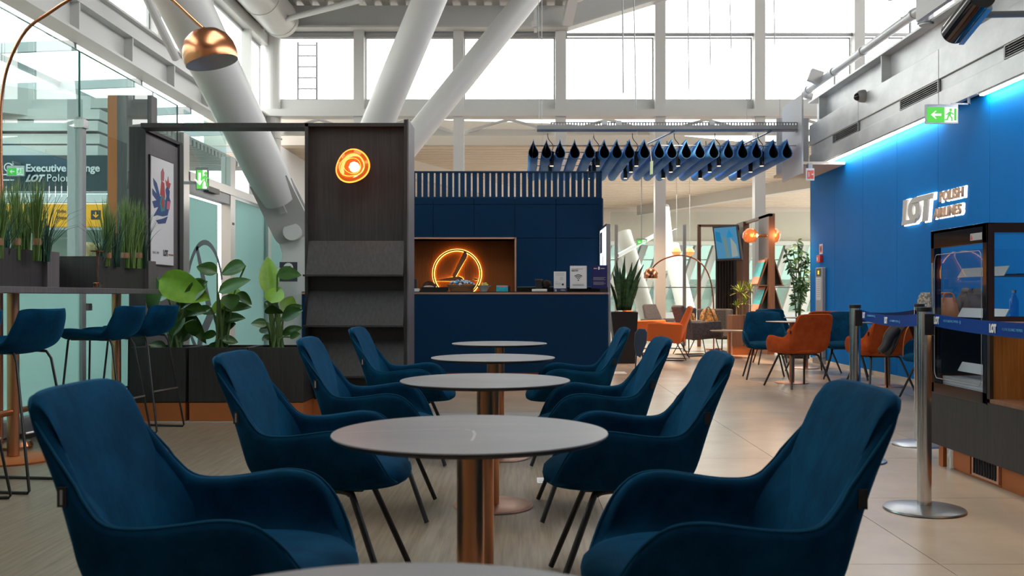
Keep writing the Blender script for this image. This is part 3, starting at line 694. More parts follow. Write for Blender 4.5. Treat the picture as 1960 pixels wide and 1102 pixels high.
# magazine stand
SX0, SX1, SY = -1.905, -1.0, 8.5
t = thing('magazine_stand', ((SX0+SX1)/2, 8.6, 0), 'tall dark oak magazine stand with sloped shelves and a glowing glass lamp', 'stand')
obj('plinth', MB().box(SX0+.02, SX1+.0, SY+.03, SY+.45, 0, .14), COPPERP, t)
obj('back_panel', MB().box(SX0, SX1, SY+.06, SY+.10, .14, 2.55), DARKW, t)
obj('side_panel', MB().box(SX0, SX0+.03, SY, SY+.45, .14, 2.57), DARKW, t)
obj('side_panel', MB().box(SX1-.0, SX1+.012, SY-.04, SY+.42, .14, 2.60), DARKW2, t)
obj('side_edge', MB().box(SX1-.03, SX1, SY-.03, SY+.06, .14, 2.60), DARKW, t)
obj('top_rail', MB().box(SX0, SX1, SY, SY+.45, 2.545, 2.575), DARKW, t)
for zt, zb_ in ((1.54, 1.24), (1.10, .80), (.66, .36)):
    obj('sloped_shelf', MB().hexa([(SX0+.03, SY-.09, zb_), (SX1-.03, SY-.09, zb_), (SX1-.03, SY-.07, zb_), (SX0+.03, SY-.07, zb_)], [(SX0+.03, SY+.03, zt), (SX1-.03, SY+.03, zt), (SX1-.03, SY+.05, zt), (SX0+.03, SY+.05, zt)]), DARKW2 if 0 else DARKW, t)
    obj('lip', MB().box(SX0+.01, SX1-.03, SY-.125, SY-.07, zb_-.016, zb_), DARKW, t)
    obj('recess_panel', MB().box(SX0+.03, SX1-.03, SY+.052, SY+.06, zb_-.14, zb_), BLACKM, t)
t = thing('top_beam', ((SX0+X1)/2, SY+.1, 2.53), 'slim dark oak beam linking the poster panel to the magazine stand', 'beam')
obj('rail', MB().box(X1+.012, SX0, SY+.0, SY+.2, 2.535, 2.575), DARKW, t)
# glowing blown-glass lamp on the stand
cL = at(678, 320, SY-.06)
t = thing('wall_lamp', (cL.x, SY+.05, cL.z), 'glowing orange blown-glass lamp high on the dark magazine stand', 'lamp')
obj('mount', MB().cyl((cL.x, SY+.06, cL.z), (cL.x, SY-.02, cL.z), .05), COPPER, t, smooth=True)
def blob(r, y, jit=.06, ph=0, n=48): return [(cL.x + r*(1+jit*math.sin(2*a+ph)+jit*.6*math.cos(3*a+1+ph))*math.cos(a), y, cL.z + r*(1+jit*math.sin(2*a+ph)+jit*.6*math.cos(3*a+1+ph))*math.sin(a)) for a in [2*math.pi*k/n for k in range(n)]]
rows = []
for r, y in ((.03, -.0), (.09, -.01), (.125, -.05), (.140, -.10), (.135, -.15), (.11, -.17), (.085, -.13), (.07, -.09), (.05, -.06)):
    q = blob(r, SY+y); rows.append(q + [q[0]])
obj('glass_shade', MB().grid(rows), mat('molten_glass', (.35, .06, .015), .12, .7, emit=((1, .16, .02), .55)), t, smooth=True, fix=False)
obj('outer_ring', MB().tube(blob(.140, SY-.135), .007, 8, closed=True), NEON, t)
obj('inner_ring', MB().tube(blob(.100, SY-.165, .09, .8), .0045, 8, closed=True), NEON, t)
obj('inner_ring', MB().tube(blob(.070, SY-.15, .05, 2), .003, 8, closed=True), NEON, t)
bm_ = MB().lathe([(0.0001, -.045), (.03, -.033), (.045, 0), (.03, .033), (.0001, .045)], (cL.x+.01, SY-.12, cL.z-.005), 20)
obj('bulb', bm_, HOT, t, smooth=True, angle=80)
point('lamp_light', (cL.x, SY-.3, cL.z), 2.2, (1, .3, .06), .06)

# ------------------------------------------------------------------ three planters with bird-of-paradise plants
def leaf(mb, base, tip, wid, nrm=(0,-1,0), droop=.1, fold=.25, n=9):
    base = Vector(base); tip = Vector(tip); d = tip-base; L = d.length; d.normalize()
    nrm = Vector(nrm); s = d.cross(nrm)
    if s.length < .05: s = d.cross(Vector((1,0,.2)))
    s.normalize(); nn = s.cross(d).normalized()
    rows = []
    for i in range(n+1):
        t = i/n; c = base + d*L*t - Vector((0,0,1))*droop*L*(t*t - t*.35)
        w = wid*.5*(math.sin(math.pi*min(1, t**.75))**.75 if 0 < t < 1 else .02) 
        rows.append([c - s*w + nn*fold*w, c - s*w*.5 + nn*fold*w*.3, c, c + s*w*.5 + nn*fold*w*.3, c + s*w + nn*fold*w])
    mb.grid(rows); return mb
def planter(x0, x1, y0, y1, h, label, dark=DARKW):
    t = thing('planter', ((x0+x1)/2, (y0+y1)/2, 0), label, 'planter', 'oak planter boxes with copper plinths')
    obj('plinth', MB().box(x0+.004, x1-.004, y0+.004, y1, 0, .155), COPPERP, t)
    w = .022; b = MB()
    b.box(x0, x1, y0, y0+w, .16, h).box(x0, x1, y1-w, y1, .16, h).box(x0, x0+w, y0+w, y1-w, .16, h).box(x1-w, x1, y0+w, y1-w, .16, h)
    obj('box', b, dark, t, bevel=.002)
    obj('soil', MB().box(x0+w, x1-w, y0+w, y1-w, .2, h-.04), SOIL, t)
    return t
PY = 8.13
planter(xof(250, PY), xof(355, PY), PY, PY+.45, .62, 'dark oak planter with copper plinth beside the bar table end')
planter(xof(361, PY), xof(473, PY), PY, PY+.45, .62, 'dark oak planter with copper plinth, middle one of the row of three')
planter(xof(475, PY), xof(581, PY), PY, PY+.45, .62, 'dark oak planter with copper plinth against the magazine stand')
def strel(root_px, leaves, label):
    t = thing('bird_of_paradise_plant', at(root_px, 672, PY+.22), label, 'plant', 'bird-of-paradise plants in the planters')
    rr = random.Random(root_px)
    for (bx, by, tx_, ty, w, br, dy) in leaves:
        yb = PY + .2 + dy; yt = yb + rr.uniform(-.12, .12)
        bs = at(bx, by, yb); tp = at(tx_, ty, yt); rt = at(root_px + rr.uniform(-14, 14), 674, PY + .22 + rr.uniform(-.06, .06))
        mid = rt.lerp(bs, .55) + Vector(((rt.x-bs.x)*.15, 0, .05))
        st = obj('stem', MB().tube(spline([rt, mid, bs], 5), [.011]*5+[.008]*5+[.006], 7), STEM, t, smooth=True)
        wid = w*PY/F
        obj('leaf', leaf(MB(), bs, tp, wid, (rr.uniform(-.3,.3), -1, .45 if not br else .1), .16 if not br else .02, rr.uniform(.15,.4)), LEAFB if br else LEAF, t, smooth=True, fix=False, angle=180)
    for k in range(5):
        rt = at(root_px + rr.uniform(-12, 12), 674, PY + .22); bs = at(root_px + rr.uniform(-18, 18), 560 + rr.uniform(0, 70), PY+.2)
        obj('cane', MB().tube(spline([rt, rt.lerp(bs, .5), bs], 4), [.016]*8+[.008], 8), STEM, t, smooth=True)
    return t
strel(335, [(305,533,402,572,62,1,-.05), (300,530,290,600,34,0,.05), (397,538,345,585,34,0,-.1), (345,600,330,640,40,0,0), (395,538,344,560,30,0,.1), (350,640,375,600,36,0,0), (328,660,352,622,34,0,.1),
            (340,575,395,592,26,0,-.08), (352,605,300,612,26,0,0), (345,590,395,650,30,0,.05), (370,612,372,640,32,0,-.1), (320,640,290,618,24,0,0), (318,668,285,655,24,0,.05), (345,655,362,632,26,0,0), (330,560,296,572,24,0,.1)], 'leafy bird-of-paradise plant with one big bright leaf beside the bar table')
strel(425, [(416,522,376,506,30,0,0), (470,508,423,520,34,0,.1), (418,560,480,528,30,0,-.1), (425,590,482,582,24,0,0), (440,566,452,548,46,1,.1), (440,562,443,590,36,0,-.1), (455,560,482,580,20,0,0),
            (405,590,358,600,20,0,0), (415,598,366,590,18,0,.1), (430,612,470,604,22,0,0), (430,630,452,616,22,0,.1), (415,640,382,642,20,0,0), (425,650,456,652,20,0,-.05), (420,668,400,655,18,0,0), (425,600,418,572,34,1,.1), (438,588,432,608,22,1,0)], 'bird-of-paradise plant with arching leaves in the middle planter')
strel(530, [(518,565,512,490,40,1,.05), (530,525,577,522,30,0,0), (530,525,524,512,26,0,.1), (520,580,535,548,44,1,-.05), (530,600,520,580,38,0,-.1), (545,600,560,566,34,1,.1), (540,610,580,588,28,0,0), (512,620,480,616,20,0,0),
            (545,600,578,580,20,0,.1), (515,632,496,628,20,0,0), (540,640,580,622,20,0,.05), (512,650,505,640,20,0,0), (530,590,506,575,26,0,.1), (555,645,575,636,16,0,0), (520,664,530,652,22,0,.05)], 'bird-of-paradise plant with an upright bright leaf beside the magazine stand')

# ------------------------------------------------------------------ bar table with planter trays, grasses and copper candle stand
TX0, TX1 = -3.52, -3.02
t = thing('bar_table', (-3.27, 6.4, 0), 'long high dark oak bar table on copper columns along the glass screen', 'table')
obj('tabletop', MB().box(TX0, TX1, 4.2, 8.05, 1.07, 1.11), DARKW2, t, bevel=.003)
for yy in (6.2, 8.0-.02):
    yy = min(yy, 7.78)
    obj('column', MB().cyl((-3.26, yy, .03), (-3.26, yy, 1.07), .036, n=24), COPPER, t, smooth=True)
    obj('base_plate', MB().lathe([(.26, 0), (.265, .012), (.25, .02), (.04, .026)], (-3.26, yy, 0), 40), COPPERP, t, smooth=True, angle=30)
obj('column', MB().cyl((-3.26, 4.5, .03), (-3.26, 4.5, 1.07), .036), COPPER, t, smooth=True)
obj('base_plate', MB().lathe([(.26, 0), (.265, .012), (.25, .02), (.04, .026)], (-3.26, 4.5, 0), 40), COPPERP, t)
obj('foot_rail', MB().cyl((-3.26, 4.4, .31), (-3.26, 7.75, .31), .02, n=16), COPPER, t, smooth=True)
def tray(y0, y1, label):
    t = thing('grass_tray', (-3.25, (y0+y1)/2, 1.11), label, 'planter', 'long planter trays on the bar table')
    xa, xb, z0, z1 = -3.42, -3.07, 1.111, 1.34
    obj('side_board', MB().box(xb-.02, xb, y0, y1-.0, z0, z1), DARKW, t)
    obj('side_board', MB().box(xa, xa+.02, y0, y1, z0, z1), DARKW, t)
    obj('end_board', MB().box(xa, xb+.03, y1, y1+.16, z0, z1), DARKW2, t)
    obj('end_board', MB().box(xa+.02, xb-.02, y0, y0+.02, z0, z1), DARKW, t)
    obj('soil', MB().box(xa+.02, xb-.02, y0+.02, y1, z0, z1-.05), SOIL, t)
    return t
tray(4.5, 6.2, 'dark oak planter tray on the near half of the bar table')
tray(6.98, 7.88, 'dark oak planter tray on the far end of the bar table')
t = thing('divider_board', (-3.40, 6.65, 1.11), 'low dark oak divider between the two trays on the bar table', 'divider')
obj('board', MB().box(-3.415, -3.395, 6.365, 6.975, 1.111, 1.335), DARKW2, t)
TWINE = mat('tan_twine', (.26, .13, .065), .7)
def bundle(px, w, ytop, ybot, Y, dark, label, band=True, n=110, spread=1.0):
    c = at(px, ybot, Y); top = zof(ytop, Y); r = w*Y/F/2
    rr = random.Random(int(px*7)); m = MB(); z0 = 1.27
    for i in range(n):
        a = rr.uniform(0, 6.283); q = math.sqrt(rr.random())*r*.55; h = (top-z0)*rr.uniform(.62, 1.0)
        x, y = c.x + q*math.cos(a), Y + q*math.sin(a); an = rr.uniform(0, 3.14)
        lx = (rr.gauss(0, .04) + (x-c.x)*.6)*spread; ly = rr.gauss(0, .035)*spread
        wd = .0042 if not dark else .0032; pts = []
        for t_ in (0, .35, .7, .9, 1):
            ww = wd*(1-t_)**.5 + .0002
            cx_, cy_, cz_ = x + lx*t_**2.2, y + ly*t_**2.2, z0 + h*(t_ - .06*t_**4*abs(lx)*20)
            pts.append([(cx_-ww*math.cos(an), cy_-ww*math.sin(an), cz_), (cx_+ww*math.cos(an), cy_+ww*math.sin(an), cz_)])
        m.grid(pts)
    t = thing('grass_bundle', (c.x, Y, z0), label, 'plant', 'ornamental grasses in the bar table trays')
    obj('blades', m, GRASSD if dark else GRASS, t, kind='stuff', fix=False)
    if band:
        zb_ = zof(463 if px < 130 else 489, Y)
        obj('band', MB().lathe([(r*.62, -.02), (r*.66, 0), (r*.62, .022)], (c.x, Y, zb_), 18), TWINE, t, smooth=True)
    return t
bundle(-2, 26, 345, 485, 5.6, False, 'green grass bundle on the bar table cut by the picture edge')
bundle(31, 26, 328, 485, 5.9, False, 'tall banded grass bundle under the Executive Lounge sign')
bundle(48, 30, 345, 485, 6.1, False, 'loose green grass tuft between the two tall banded bundles', band=False, n=60, spread=1.6)
bundle(71, 26, 330, 485, 6.0, False, 'tall banded grass bundle in front of the letters of the dark sign')
bundle(88, 26, 350, 485, 6.15, True, 'wispy dark grass tuft at the far end of the near tray', band=False, n=60, spread=4)
bundle(12, 20, 380, 485, 5.8, True, 'short dark grass tuft at the near end of the near tray', band=False, n=40, spread=2.2)
bundle(206, 20, 370, 500, 7.15, False, 'banded grass bundle behind the copper candle stand')
bundle(192, 22, 400, 500, 7.1, True, 'dark wispy grass tuft beside the blond head', band=False, n=40, spread=2.6)
bundle(222, 26, 385, 500, 7.3, True, 'dark grass tuft between banded bundles in the far tray', band=False, n=60, spread=1.6)
bundle(240, 24, 362, 500, 7.5, False, 'tall banded grass bundle in the middle of the far tray')
bundle(252, 26, 370, 500, 7.55, False, 'loose green grass tuft in the far tray', band=False, n=60, spread=1.5)
bundle(266, 20, 375, 500, 7.65, False, 'banded grass bundle nearest to the rooster poster')
bundle(275, 20, 390, 500, 7.7, True, 'wispy grass tuft in front of the rooster poster', band=False, n=40, spread=1.6)
c = at(187, 547, 6.6); z0 = 1.111; hh = zof(482, 6.6) - z0
t = thing('candle_stand', (c.x, 6.6, z0), 'slim copper candle stand with flat dish on the bar table', 'candle stand')
obj('foot', MB().lathe([(.03, 0), (.03, .03), (.026, .032), (.005, .034)], (c.x, 6.6, z0), 24), COPPERS, t, smooth=True, angle=30)
obj('stem', MB().lathe([(.007, .03), (.010, .06), (.005, .11), (.006, .13), (.007, hh*.6), (.005, hh*.75), (.012, hh)], (c.x, 6.6, z0), 16), COPPERS, t, smooth=True, angle=60)
obj('dish', MB().lathe([(.012, hh), (.045, hh+.002), (.047, hh+.008), (.03, hh+.006)], (c.x, 6.6, z0), 28), COPPERS, t, smooth=True, angle=30)

# ------------------------------------------------------------------ bar stools
def make_stool(label):
    t = thing('bar_stool', (0,0,0), label, 'stool', 'blue velvet bar stools at the bar table')   # faces -X
    rows = []
    prof = [(-.28, .765, .11), (-.25, .785, .165), (-.12, .79, .205), (.02, .775, .215), (.12, .785, .22), (.19, .83, .225), (.235, .89, .215), (.265, .95, .195), (.275, .985, .165)]
    prof = [tuple(v) for v in spline(prof, 3)]
    nn = 12
    for (x, z, w) in prof:
        row = []
        for k in range(nn+1):
            u = -1 + 2*k/nn
            back = max(0, (x-.05)/.2); back = min(1, back); cup = .045*(abs(u)**3)*(1-back) - .03*back*abs(u)**4
            row.append((x - back*.085*abs(u)**2.2, u*w*(1-.03*abs(u)), z + cup))
        rows.append(row)
    obj('seat_shell', MB().grid(rows), VELVET, t, smooth=True, solid=-.045, sub=1, fix=False, angle=180)
    L = []
    for s in (-1, 1):
        L.append(('front_leg', [(-.20, s*.13, .755), (-.215, s*.14, .74), (-.27, s*.20, .02), (-.255, s*.2, .008)]))
        L.append(('rear_leg', [(.08, s*.13, .745), (.14, s*.14, .74), (.165, s*.15, .70), (.29, s*.20, .02), (.275, s*.2, .008)]))
    for nm, pts in L: obj('leg', MB().tube(pts, .0085, 8), BLACKM, t, smooth=True)
    for s in (-1, 1): obj('runner', MB().tube([(-.255, s*.2, .009), (.275, s*.2, .009)], .0085, 8), BLACKM, t, smooth=True)
    obj('foot_rest', MB().tube([(-.243, -.175, .32), (-.243, .175, .32)], .008, 8), BLACKM, t, smooth=True)
    obj('cross_bar', MB().tube([(.243, -.175, .32), (.243, .175, .32)], .007, 8), STEELB, t, smooth=True)
    obj('under_frame', MB().box(-.2, .1, -.13, .13, .738, .75), BLACKM, t)
    return t
st = make_stool('blue velvet bar stool nearest the near copper column of the bar table')
st.location = (-2.83, 5.35, 0); st.rotation_euler = (0, 0, R(-8)); st.scale = (.88, 1, 1)
dup(st, (-3.0, 6.95, 0), R(-6), 'blue velvet bar stool in front of the glass screen post')
dup(st, (-3.0, 7.62, 0), R(-10), 'farthest blue velvet bar stool, beside the leafy planters')
dup(st, (-2.88, 4.78, 0), R(5), 'blue velvet bar stool at the picture edge, only its back rim showing')

# ------------------------------------------------------------------ big copper arc lamp
t = thing('arc_lamp', (-3.60, 6.68, 0), 'large copper arc floor lamp curving over the bar table', 'floor lamp')
YLm = 6.68
obj('base', MB().lathe([(.12, 0), (.125, .02), (.11, .05), (.02, .055)], (-3.51, YLm, 0), 32), COPPERS, t, smooth=True, angle=30)
obj('lower_pole', MB().cyl((-3.60, YLm, .05), (-3.60, YLm, zof(500, YLm)), .017, n=16), COPPERS, t, smooth=True)
arcp = [(2,500), (3,380), (1,250), (4,180), (18,118), (50,58), (95,24), (136,-2), (190,-28), (235,-38), (290,-30), (330,0), (360,28), (384,50), (394,58)]
obj('arc_tube', MB().tube(spline([at(a, b, YLm) for a, b in arcp], 5), .0115, 12), COPPERS, t, smooth=True)
c = at(406, 120, YLm); tilt = R(-14)
def tl(p):
    x, z = p[0], p[2]; return (c.x + x*math.cos(tilt) - z*math.sin(tilt), YLm + p[1], c.z + x*math.sin(tilt)*-1 + z*math.cos(tilt))
def shade(prof, n=48):
    m = MB().lathe(prof, (0,0,0), n, caps=False); m.v = [(c.x + v[0]*math.cos(R(14)) - v[2]*math.sin(R(14)), YLm + v[1], c.z + v[0]*math.sin(R(14)) + v[2]*math.cos(R(14))) for v in m.v]; return m
ro = .183
obj('shade', shade([(ro*.965, -.0), (ro, .03), (ro, .07), (ro*.95, .12), (ro*.8, .175), (ro*.55, .215), (ro*.25, .235), (.02, .24), (.012, .25), (.0001, .26)]), mat('lamp_copper', (.72, .30, .15), .24, 1.0, aniso=.5), t, smooth=True, angle=80)
obj('shade_lining', shade([(ro*.96, .001), (ro*.985, .03), (ro*.98, .07), (ro*.93, .115), (ro*.78, .168), (ro*.5, .205), (.0001, .225)]), mat('white_lining', (.75, .75, .78), .5), t, smooth=True, angle=80)
# ------------------------------------------------------------------ navy kiosk behind the counter
KY, KX0, KX1 = 12.62, -2.55, 1.08
NX1, NZ0, NZ1 = xof(985, KY), .95, zof(457, KY)
t = thing('kiosk', (-.7, 13.3, 0), 'navy panelled kiosk with orange lit niche and slatted crown', 'kiosk')
b = MB()
b.box(KX0, KX1-.12, KY+.55, 14.0, 0, 2.33).box(NX1, KX1-.12, KY+.03, KY+.55, 0, 2.33).box(KX0, NX1, KY+.03, KY+.55, NZ1, 2.33).box(KX0, NX1, KY+.03, KY+.55, 0, NZ0)
cor = [(KX1-.12 + .12*math.sin(R(a)), KY + .12 - .12*math.cos(R(a))) for a in range(0, 91, 10)] + [(KX1, 14.0), (KX1-.12, 14.0)]
b.add([(p[0], p[1], z) for z in (0, 2.335) for p in cor], [tuple(range(len(cor)-1, -1, -1)), tuple(range(len(cor), 2*len(cor)))] + [(i, (i+1) % len(cor), (i+1) % len(cor)+len(cor), i+len(cor)) for i in range(len(cor))])
obj('body', b, NAVY, t, smooth=True, angle=25)
xs = [xof(p, KY) for p in (1153, 1064, 985.5, 907.5, 829.5)]
while xs[-1] > KX0 + .3: xs.append(xs[-1] - .532)
xs[-1] = KX0
zr = [zof(p, KY) for p in (378, 391, 455.5)] 
for a, b_ in zip(xs[1:], xs[:-1]):
    for z1, z0 in ((zr[0], zr[1]), (zr[1], zr[2])):
        obj('panel', MB().box(a+.003, b_-.003, KY, KY+.028, z0+.003, z1-.003), NAVY, t)
    if a >= NX1-.01: obj('panel', MB().box(a+.003, b_-.003, KY, KY+.028, .02, zr[2]-.003), NAVY, t)
# crown of slats
obj('top_rail', MB().box(KX0, KX1-.03, KY, KY+.06, 2.665, 2.685), NAVYS, t)
obj('bottom_rail', MB().box(KX0, KX1-.03, KY, KY+.06, 2.335, 2.35), NAVYS, t)
x = xof(1145, KY); s0 = None
while x > KX0:
    if s0 is None: s0 = obj('slat', MB().box(x-.029, x+.029, KY+.01, KY+.03, 2.35, 2.665), NAVYS, t); sx = x
    else: piece('slat', s0, (x-sx, 0, 0), t)
    x -= .0806
obj('end_slat', MB().box(KX1-.05, KX1-.03, KY, KY+.5, 2.335, 2.685), NAVYS, t)
# niche
obj('niche_back', MB().box(KX0+.3, NX1, KY+.50, KY+.52, NZ0, NZ1), COPPERP, t)
rb = MB(); x = KX0+.3
while x < NX1: rb.box(x, x+.011, KY+.485, KY+.50, NZ0, NZ1); x += .021
obj('niche_ribs', rb, mat('ribbed_copper', (.42, .12, .03), .4, .5), t, kind='stuff')
obj('niche_frame', MB().box(KX0+.3, NX1+.012, KY-.008, KY+.5, NZ1, NZ1+.02).box(NX1, NX1+.022, KY-.008, KY+.5, NZ0, NZ1+.02), COPPERL, t)
obj('niche_floor', MB().box(KX0+.3, NX1, KY, KY+.5, NZ0-.03, NZ0), BLACKP, t)
# glowing emblem in the niche
YE_ = KY+.40
c = at(874.5, 523.5, YE_); rr_ = 46.5*YE_/F
t = thing('niche_emblem', (c.x, YE_, c.z-rr_), 'glowing crane emblem in a copper ring inside the orange niche', 'emblem')
obj('ring', MB().prism(ring2d(rr_-.018, rr_, n=64), c, X_, Z_, (0,.03,0)), COPPER, t)
obj('ring_glow', MB().prism(ring2d(rr_-.025, rr_+.008, n=64), c + Vector((0,.032,0)), X_, Z_, (0,.012,0)), AMBER, t)
def em(poly): return [((p[0]/7.87 + 790 - 874.5)*YE_/F, -(p[1]/7.87 + 440 - 523.5)*YE_/F) for p in poly]
parts_ = (('neck', [(775,318), (800,325), (822,375), (815,408), (640,715), (588,702), (700,470)]),
          ('wing', [(330,766), (420,742), (560,712), (700,698), (750,720), (765,750), (720,775), (560,772), (420,768)]),
          ('bill', [(760,760), (900,756), (900,762), (760,766)]), ('head', [(900,740), (930,722), (965,728), (1000,752), (940,758)]))
for nm, poly in parts_:
    obj(nm, MB().prism(em(poly), c, X_, Z_, (0,.03,0)), COPPER, t)
ctr = lambda poly: (sum(p[0] for p in poly)/len(poly), sum(p[1] for p in poly)/len(poly))
g = MB()
for nm, poly in parts_[:2]+parts_[3:]:
    q = ctr(poly); g.prism(em([(q[0]+(p[0]-q[0])*1.02, q[1]+(p[1]-q[1])*1.05) for p in poly]), c + Vector((0,.033,0)), X_, Z_, (0,.01,0))
obj('glow', g, AMBER, t)

# counter
CY0, CY1, CX0_, CX1_ = 11.0, 11.62, -2.5, 1.00
t = thing('counter', (-.7, 11.3, 0), 'long navy counter with copper edge trim and orange plinth', 'counter')
cr_ = [(CX1_-.09 + .09*math.sin(R(a)), CY0 + .09 - .09*math.cos(R(a))) for a in range(0, 91, 10)]
def cslab(z0, z1, g=0): 
    pl = [(CX0_, CY0-g)] + [(p[0]+g, p[1]-g) for p in cr_] + [(CX1_+g, CY1), (CX0_, CY1)]
    n = len(pl); return MB().add([(p[0], p[1], z) for z in (z0, z1) for p in pl], [tuple(range(n-1, -1, -1)), tuple(range(n, 2*n))] + [(i, (i+1) % n, (i+1) % n+n, i+n) for i in range(n)])
obj('plinth', cslab(0, .18, -.03), COPPERP, t)
obj('front', cslab(.18, 1.075), NAVY, t, smooth=True, angle=25)
obj('edge_trim', cslab(1.075, 1.095, .006), COPPERL, t, smooth=True, angle=25)
obj('worktop', cslab(1.095, 1.105, 0), BLACKP, t)
ZC = 1.105; YC = 11.25
# light box totem beside the counter
t = thing('lightbox_totem', (1.05, 12.1, 0), 'slim upright lit white advertising totem at the right end of the navy counter', 'totem')
obj('case', MB().box(1.024, 1.078, 11.66, 12.55, 0, zof(427, 11.66)), STEELB, t, bevel=.006)
obj('lit_face', MB().box(1.018, 1.026, 11.68, 12.53, .12, zof(430, 11.68)-.02), LIGHTBOX, t)
obj('blue_block', MB().box(1.014, 1.019, 12.2, 12.45, 1.60, 1.86), DARKI, t)
obj('blue_stripe', MB().prism([(0, .0), (.03, .0), (.0, .5), (-.02, .5)], (1.0165, 12.05, 1.05), (0,1,0), Z_, (-.003,0,0)), DARKI, t)
# objects on the counter
def on(px, dy=0): return xof(px, YC + dy)
x0 = on(803); 
t = thing('counter_tray', (on(822), YC, ZC), 'low black tray on the navy counter left of the basket', 'tray')
obj('tray', MB().box(on(804), on(857), YC-.08, YC+.14, ZC, ZC+.012), BLACKP, t); obj('rim', MB().box(on(804), on(857), YC+.1, YC+.14, ZC+.012, zof(549, YC)), BLACKP, t)
tag(obj('notepad', MB().box(on(793), on(803), YC-.1, YC+.02, ZC, zof(552, YC)), PAPER), 'small white pad at the left end of the navy counter', 'notepad')
tag(obj('card_terminal', MB().box(on(788), on(797), YC+.05, YC+.12, ZC, zof(533, YC)), BLACKP, bevel=.01), 'black payment terminal beside the magazine stand on the counter', 'terminal')
# basket of sweets
cB = Vector((on(883), YC, ZC)); 
t = thing('wicker_basket', cB, 'brown wicker basket of wrapped sweets on the navy counter', 'basket')
m = MB(); 
for q in range(6):
    z = q*.0135; a = .125+q*.0085
    m.tube([(cB.x + a*math.cos(w)*1.0, cB.y + a*.6*math.sin(w), cB.z + .008 + z) for w in [2*math.pi*i/40 for i in range(40)]], .0078, 6, closed=True)
obj('weave', m, WICKER, t, smooth=True)
obj('bottom', MB().add([(cB.x + .12*math.cos(w), cB.y + .07*math.sin(w), cB.z+.004) for w in [2*math.pi*i/24 for i in range(24)]] + [(cB.x, cB.y, cB.z+.004)], [(i, (i+1) % 24, 24) for i in range(24)]), WICKER, t)
SW = [mat('wrapper_white', (.62, .68, .76), .35), mat('wrapper_blue', (.18, .36, .60), .35)]
rr = random.Random(4); s0 = None
for i in range(48):
    a = rr.uniform(0, 6.28); q = math.sqrt(rr.random())
    lx, ly = .15*q*math.cos(a), .085*q*math.sin(a); lz = .07 + .045*(1-q*q) + rr.uniform(0, .008)
    m = MB().lathe([(.0, -.012), (.013, -.008), (.015, 0), (.013, .008), (0, .012)], (0,0,0), 7)
    m.grid([[(.012, -.004, 0), (.012, .004, 0)], [(.026, -.012, .004), (.026, .012, -.004)]]).grid([[(-.012, -.004, 0), (-.012, .004, 0)], [(-.026, -.012, -.004), (-.026, .012, .004)]])
    o = obj('wrapped_sweet', m, SW[i % 3 == 0], label='small wrapped sweet in the wicker basket', cat='sweet', group='wrapped sweets in the basket', fix=False) if i < 2 else None
    if o is None:
        o = pool[i % 2].copy(); COL.objects.link(o)
    elif i == 0: pool = [o]
    else: pool.append(o)
    o.location = (cB.x+lx, cB.y+ly, cB.z+lz); o.rotation_euler = (rr.uniform(-.6,.6), rr.uniform(-.6,.6), rr.uniform(0, 6))
# bowl
cB = Vector((on(926), YC-.02, ZC))
t = thing('sweet_bowl', cB, 'white china bowl heaped with yellow sweets right of the basket', 'bowl')
obj('bowl', MB().lathe([(.035, 0), (.045, .02), (.062, .045), (.085, .068), (.088, .072), (.078, .066), (.055, .04), (.0001, .018)], cB, 32), CHINA, t, smooth=True, angle=60)
for i in range(22):
    a = rr.uniform(0, 6.28); q = math.sqrt(rr.random())
    if i == 0: b0 = obj('yellow_sweet', MB().lathe([(0, -.011), (.011, -.007), (.013, 0), (.011, .007), (0, .011)], (0,0,0), 8), mat('yellow_wrapper', (.62, .50, .12), .35), label='yellow sweet in the white china bowl', cat='sweet', group='yellow sweets in the bowl', smooth=True); o = b0
    else: o = b0.copy(); COL.objects.link(o)
    o.location = (cB.x + .055*q*math.cos(a), cB.y + .055*q*math.sin(a), cB.z + .05 + .05*(1-q*q)); o.rotation_euler = (rr.uniform(0,3), 0, 0)
t = thing('leaflet_holder', (on(963), YC, ZC), 'turquoise leaflets in a low clear holder on the counter', 'leaflet holder')
obj('leaflets', MB().box(on(950), on(972), YC, YC+.03, ZC, zof(546, YC)), TURQ, t); obj('holder', MB().box(on(972.5), on(977), YC-.005, YC+.06, ZC, zof(548, YC)), BLACKP, t)
obj('pink_band', MB().box(on(952), on(971), YC-.002, YC, zof(549, YC), zof(547, YC)), CORAL, t)
# glass edge panel, camera with strap, dispenser
t = thing('counter_screen', (on(1070), YC+.18, ZC), 'low smoked glass upstand along the right half of the counter', 'glass upstand')
obj('pane', MB().box(on(990), on(1166), YC+.18, YC+.19, ZC, zof(548.5, YC)), GLASSD, t); obj('rim', MB().box(on(990), on(1166), YC+.178, YC+.192, zof(549, YC), zof(548.4, YC)), ALU, t)
t = thing('black_camera', (on(1040), YC+.0, ZC), 'black camera-like device with furry strap on white base on the counter', 'camera')
obj('white_base', MB().box(on(1018), on(1047), YC-.06, YC+.02, ZC, zof(553, YC)), CHINA, t, bevel=.006)
obj('body', MB().box(on(1025), on(1037), YC-.04, YC+.03, zof(552.5, YC), zof(535, YC)), BLACKP, t, bevel=.005)
obj('top_plate', MB().box(on(1024), on(1039), YC-.045, YC+.035, zof(536, YC), zof(534, YC)), LEATHB, t)
fm = MB().lathe([(.0, -.045), (.04, -.035), (.06, -.0), (.05, .03), (.0, .05)], (on(1046), YC+.06, zof(543, YC)), 20, jit=lambda a, z: 1+.14*math.sin(5*a+z*40))
obj('furry_cover', fm, mat('dark_fur', (.035, .022, .016), .95, bump=((90,90,90), 1, .02)), t, smooth=True)
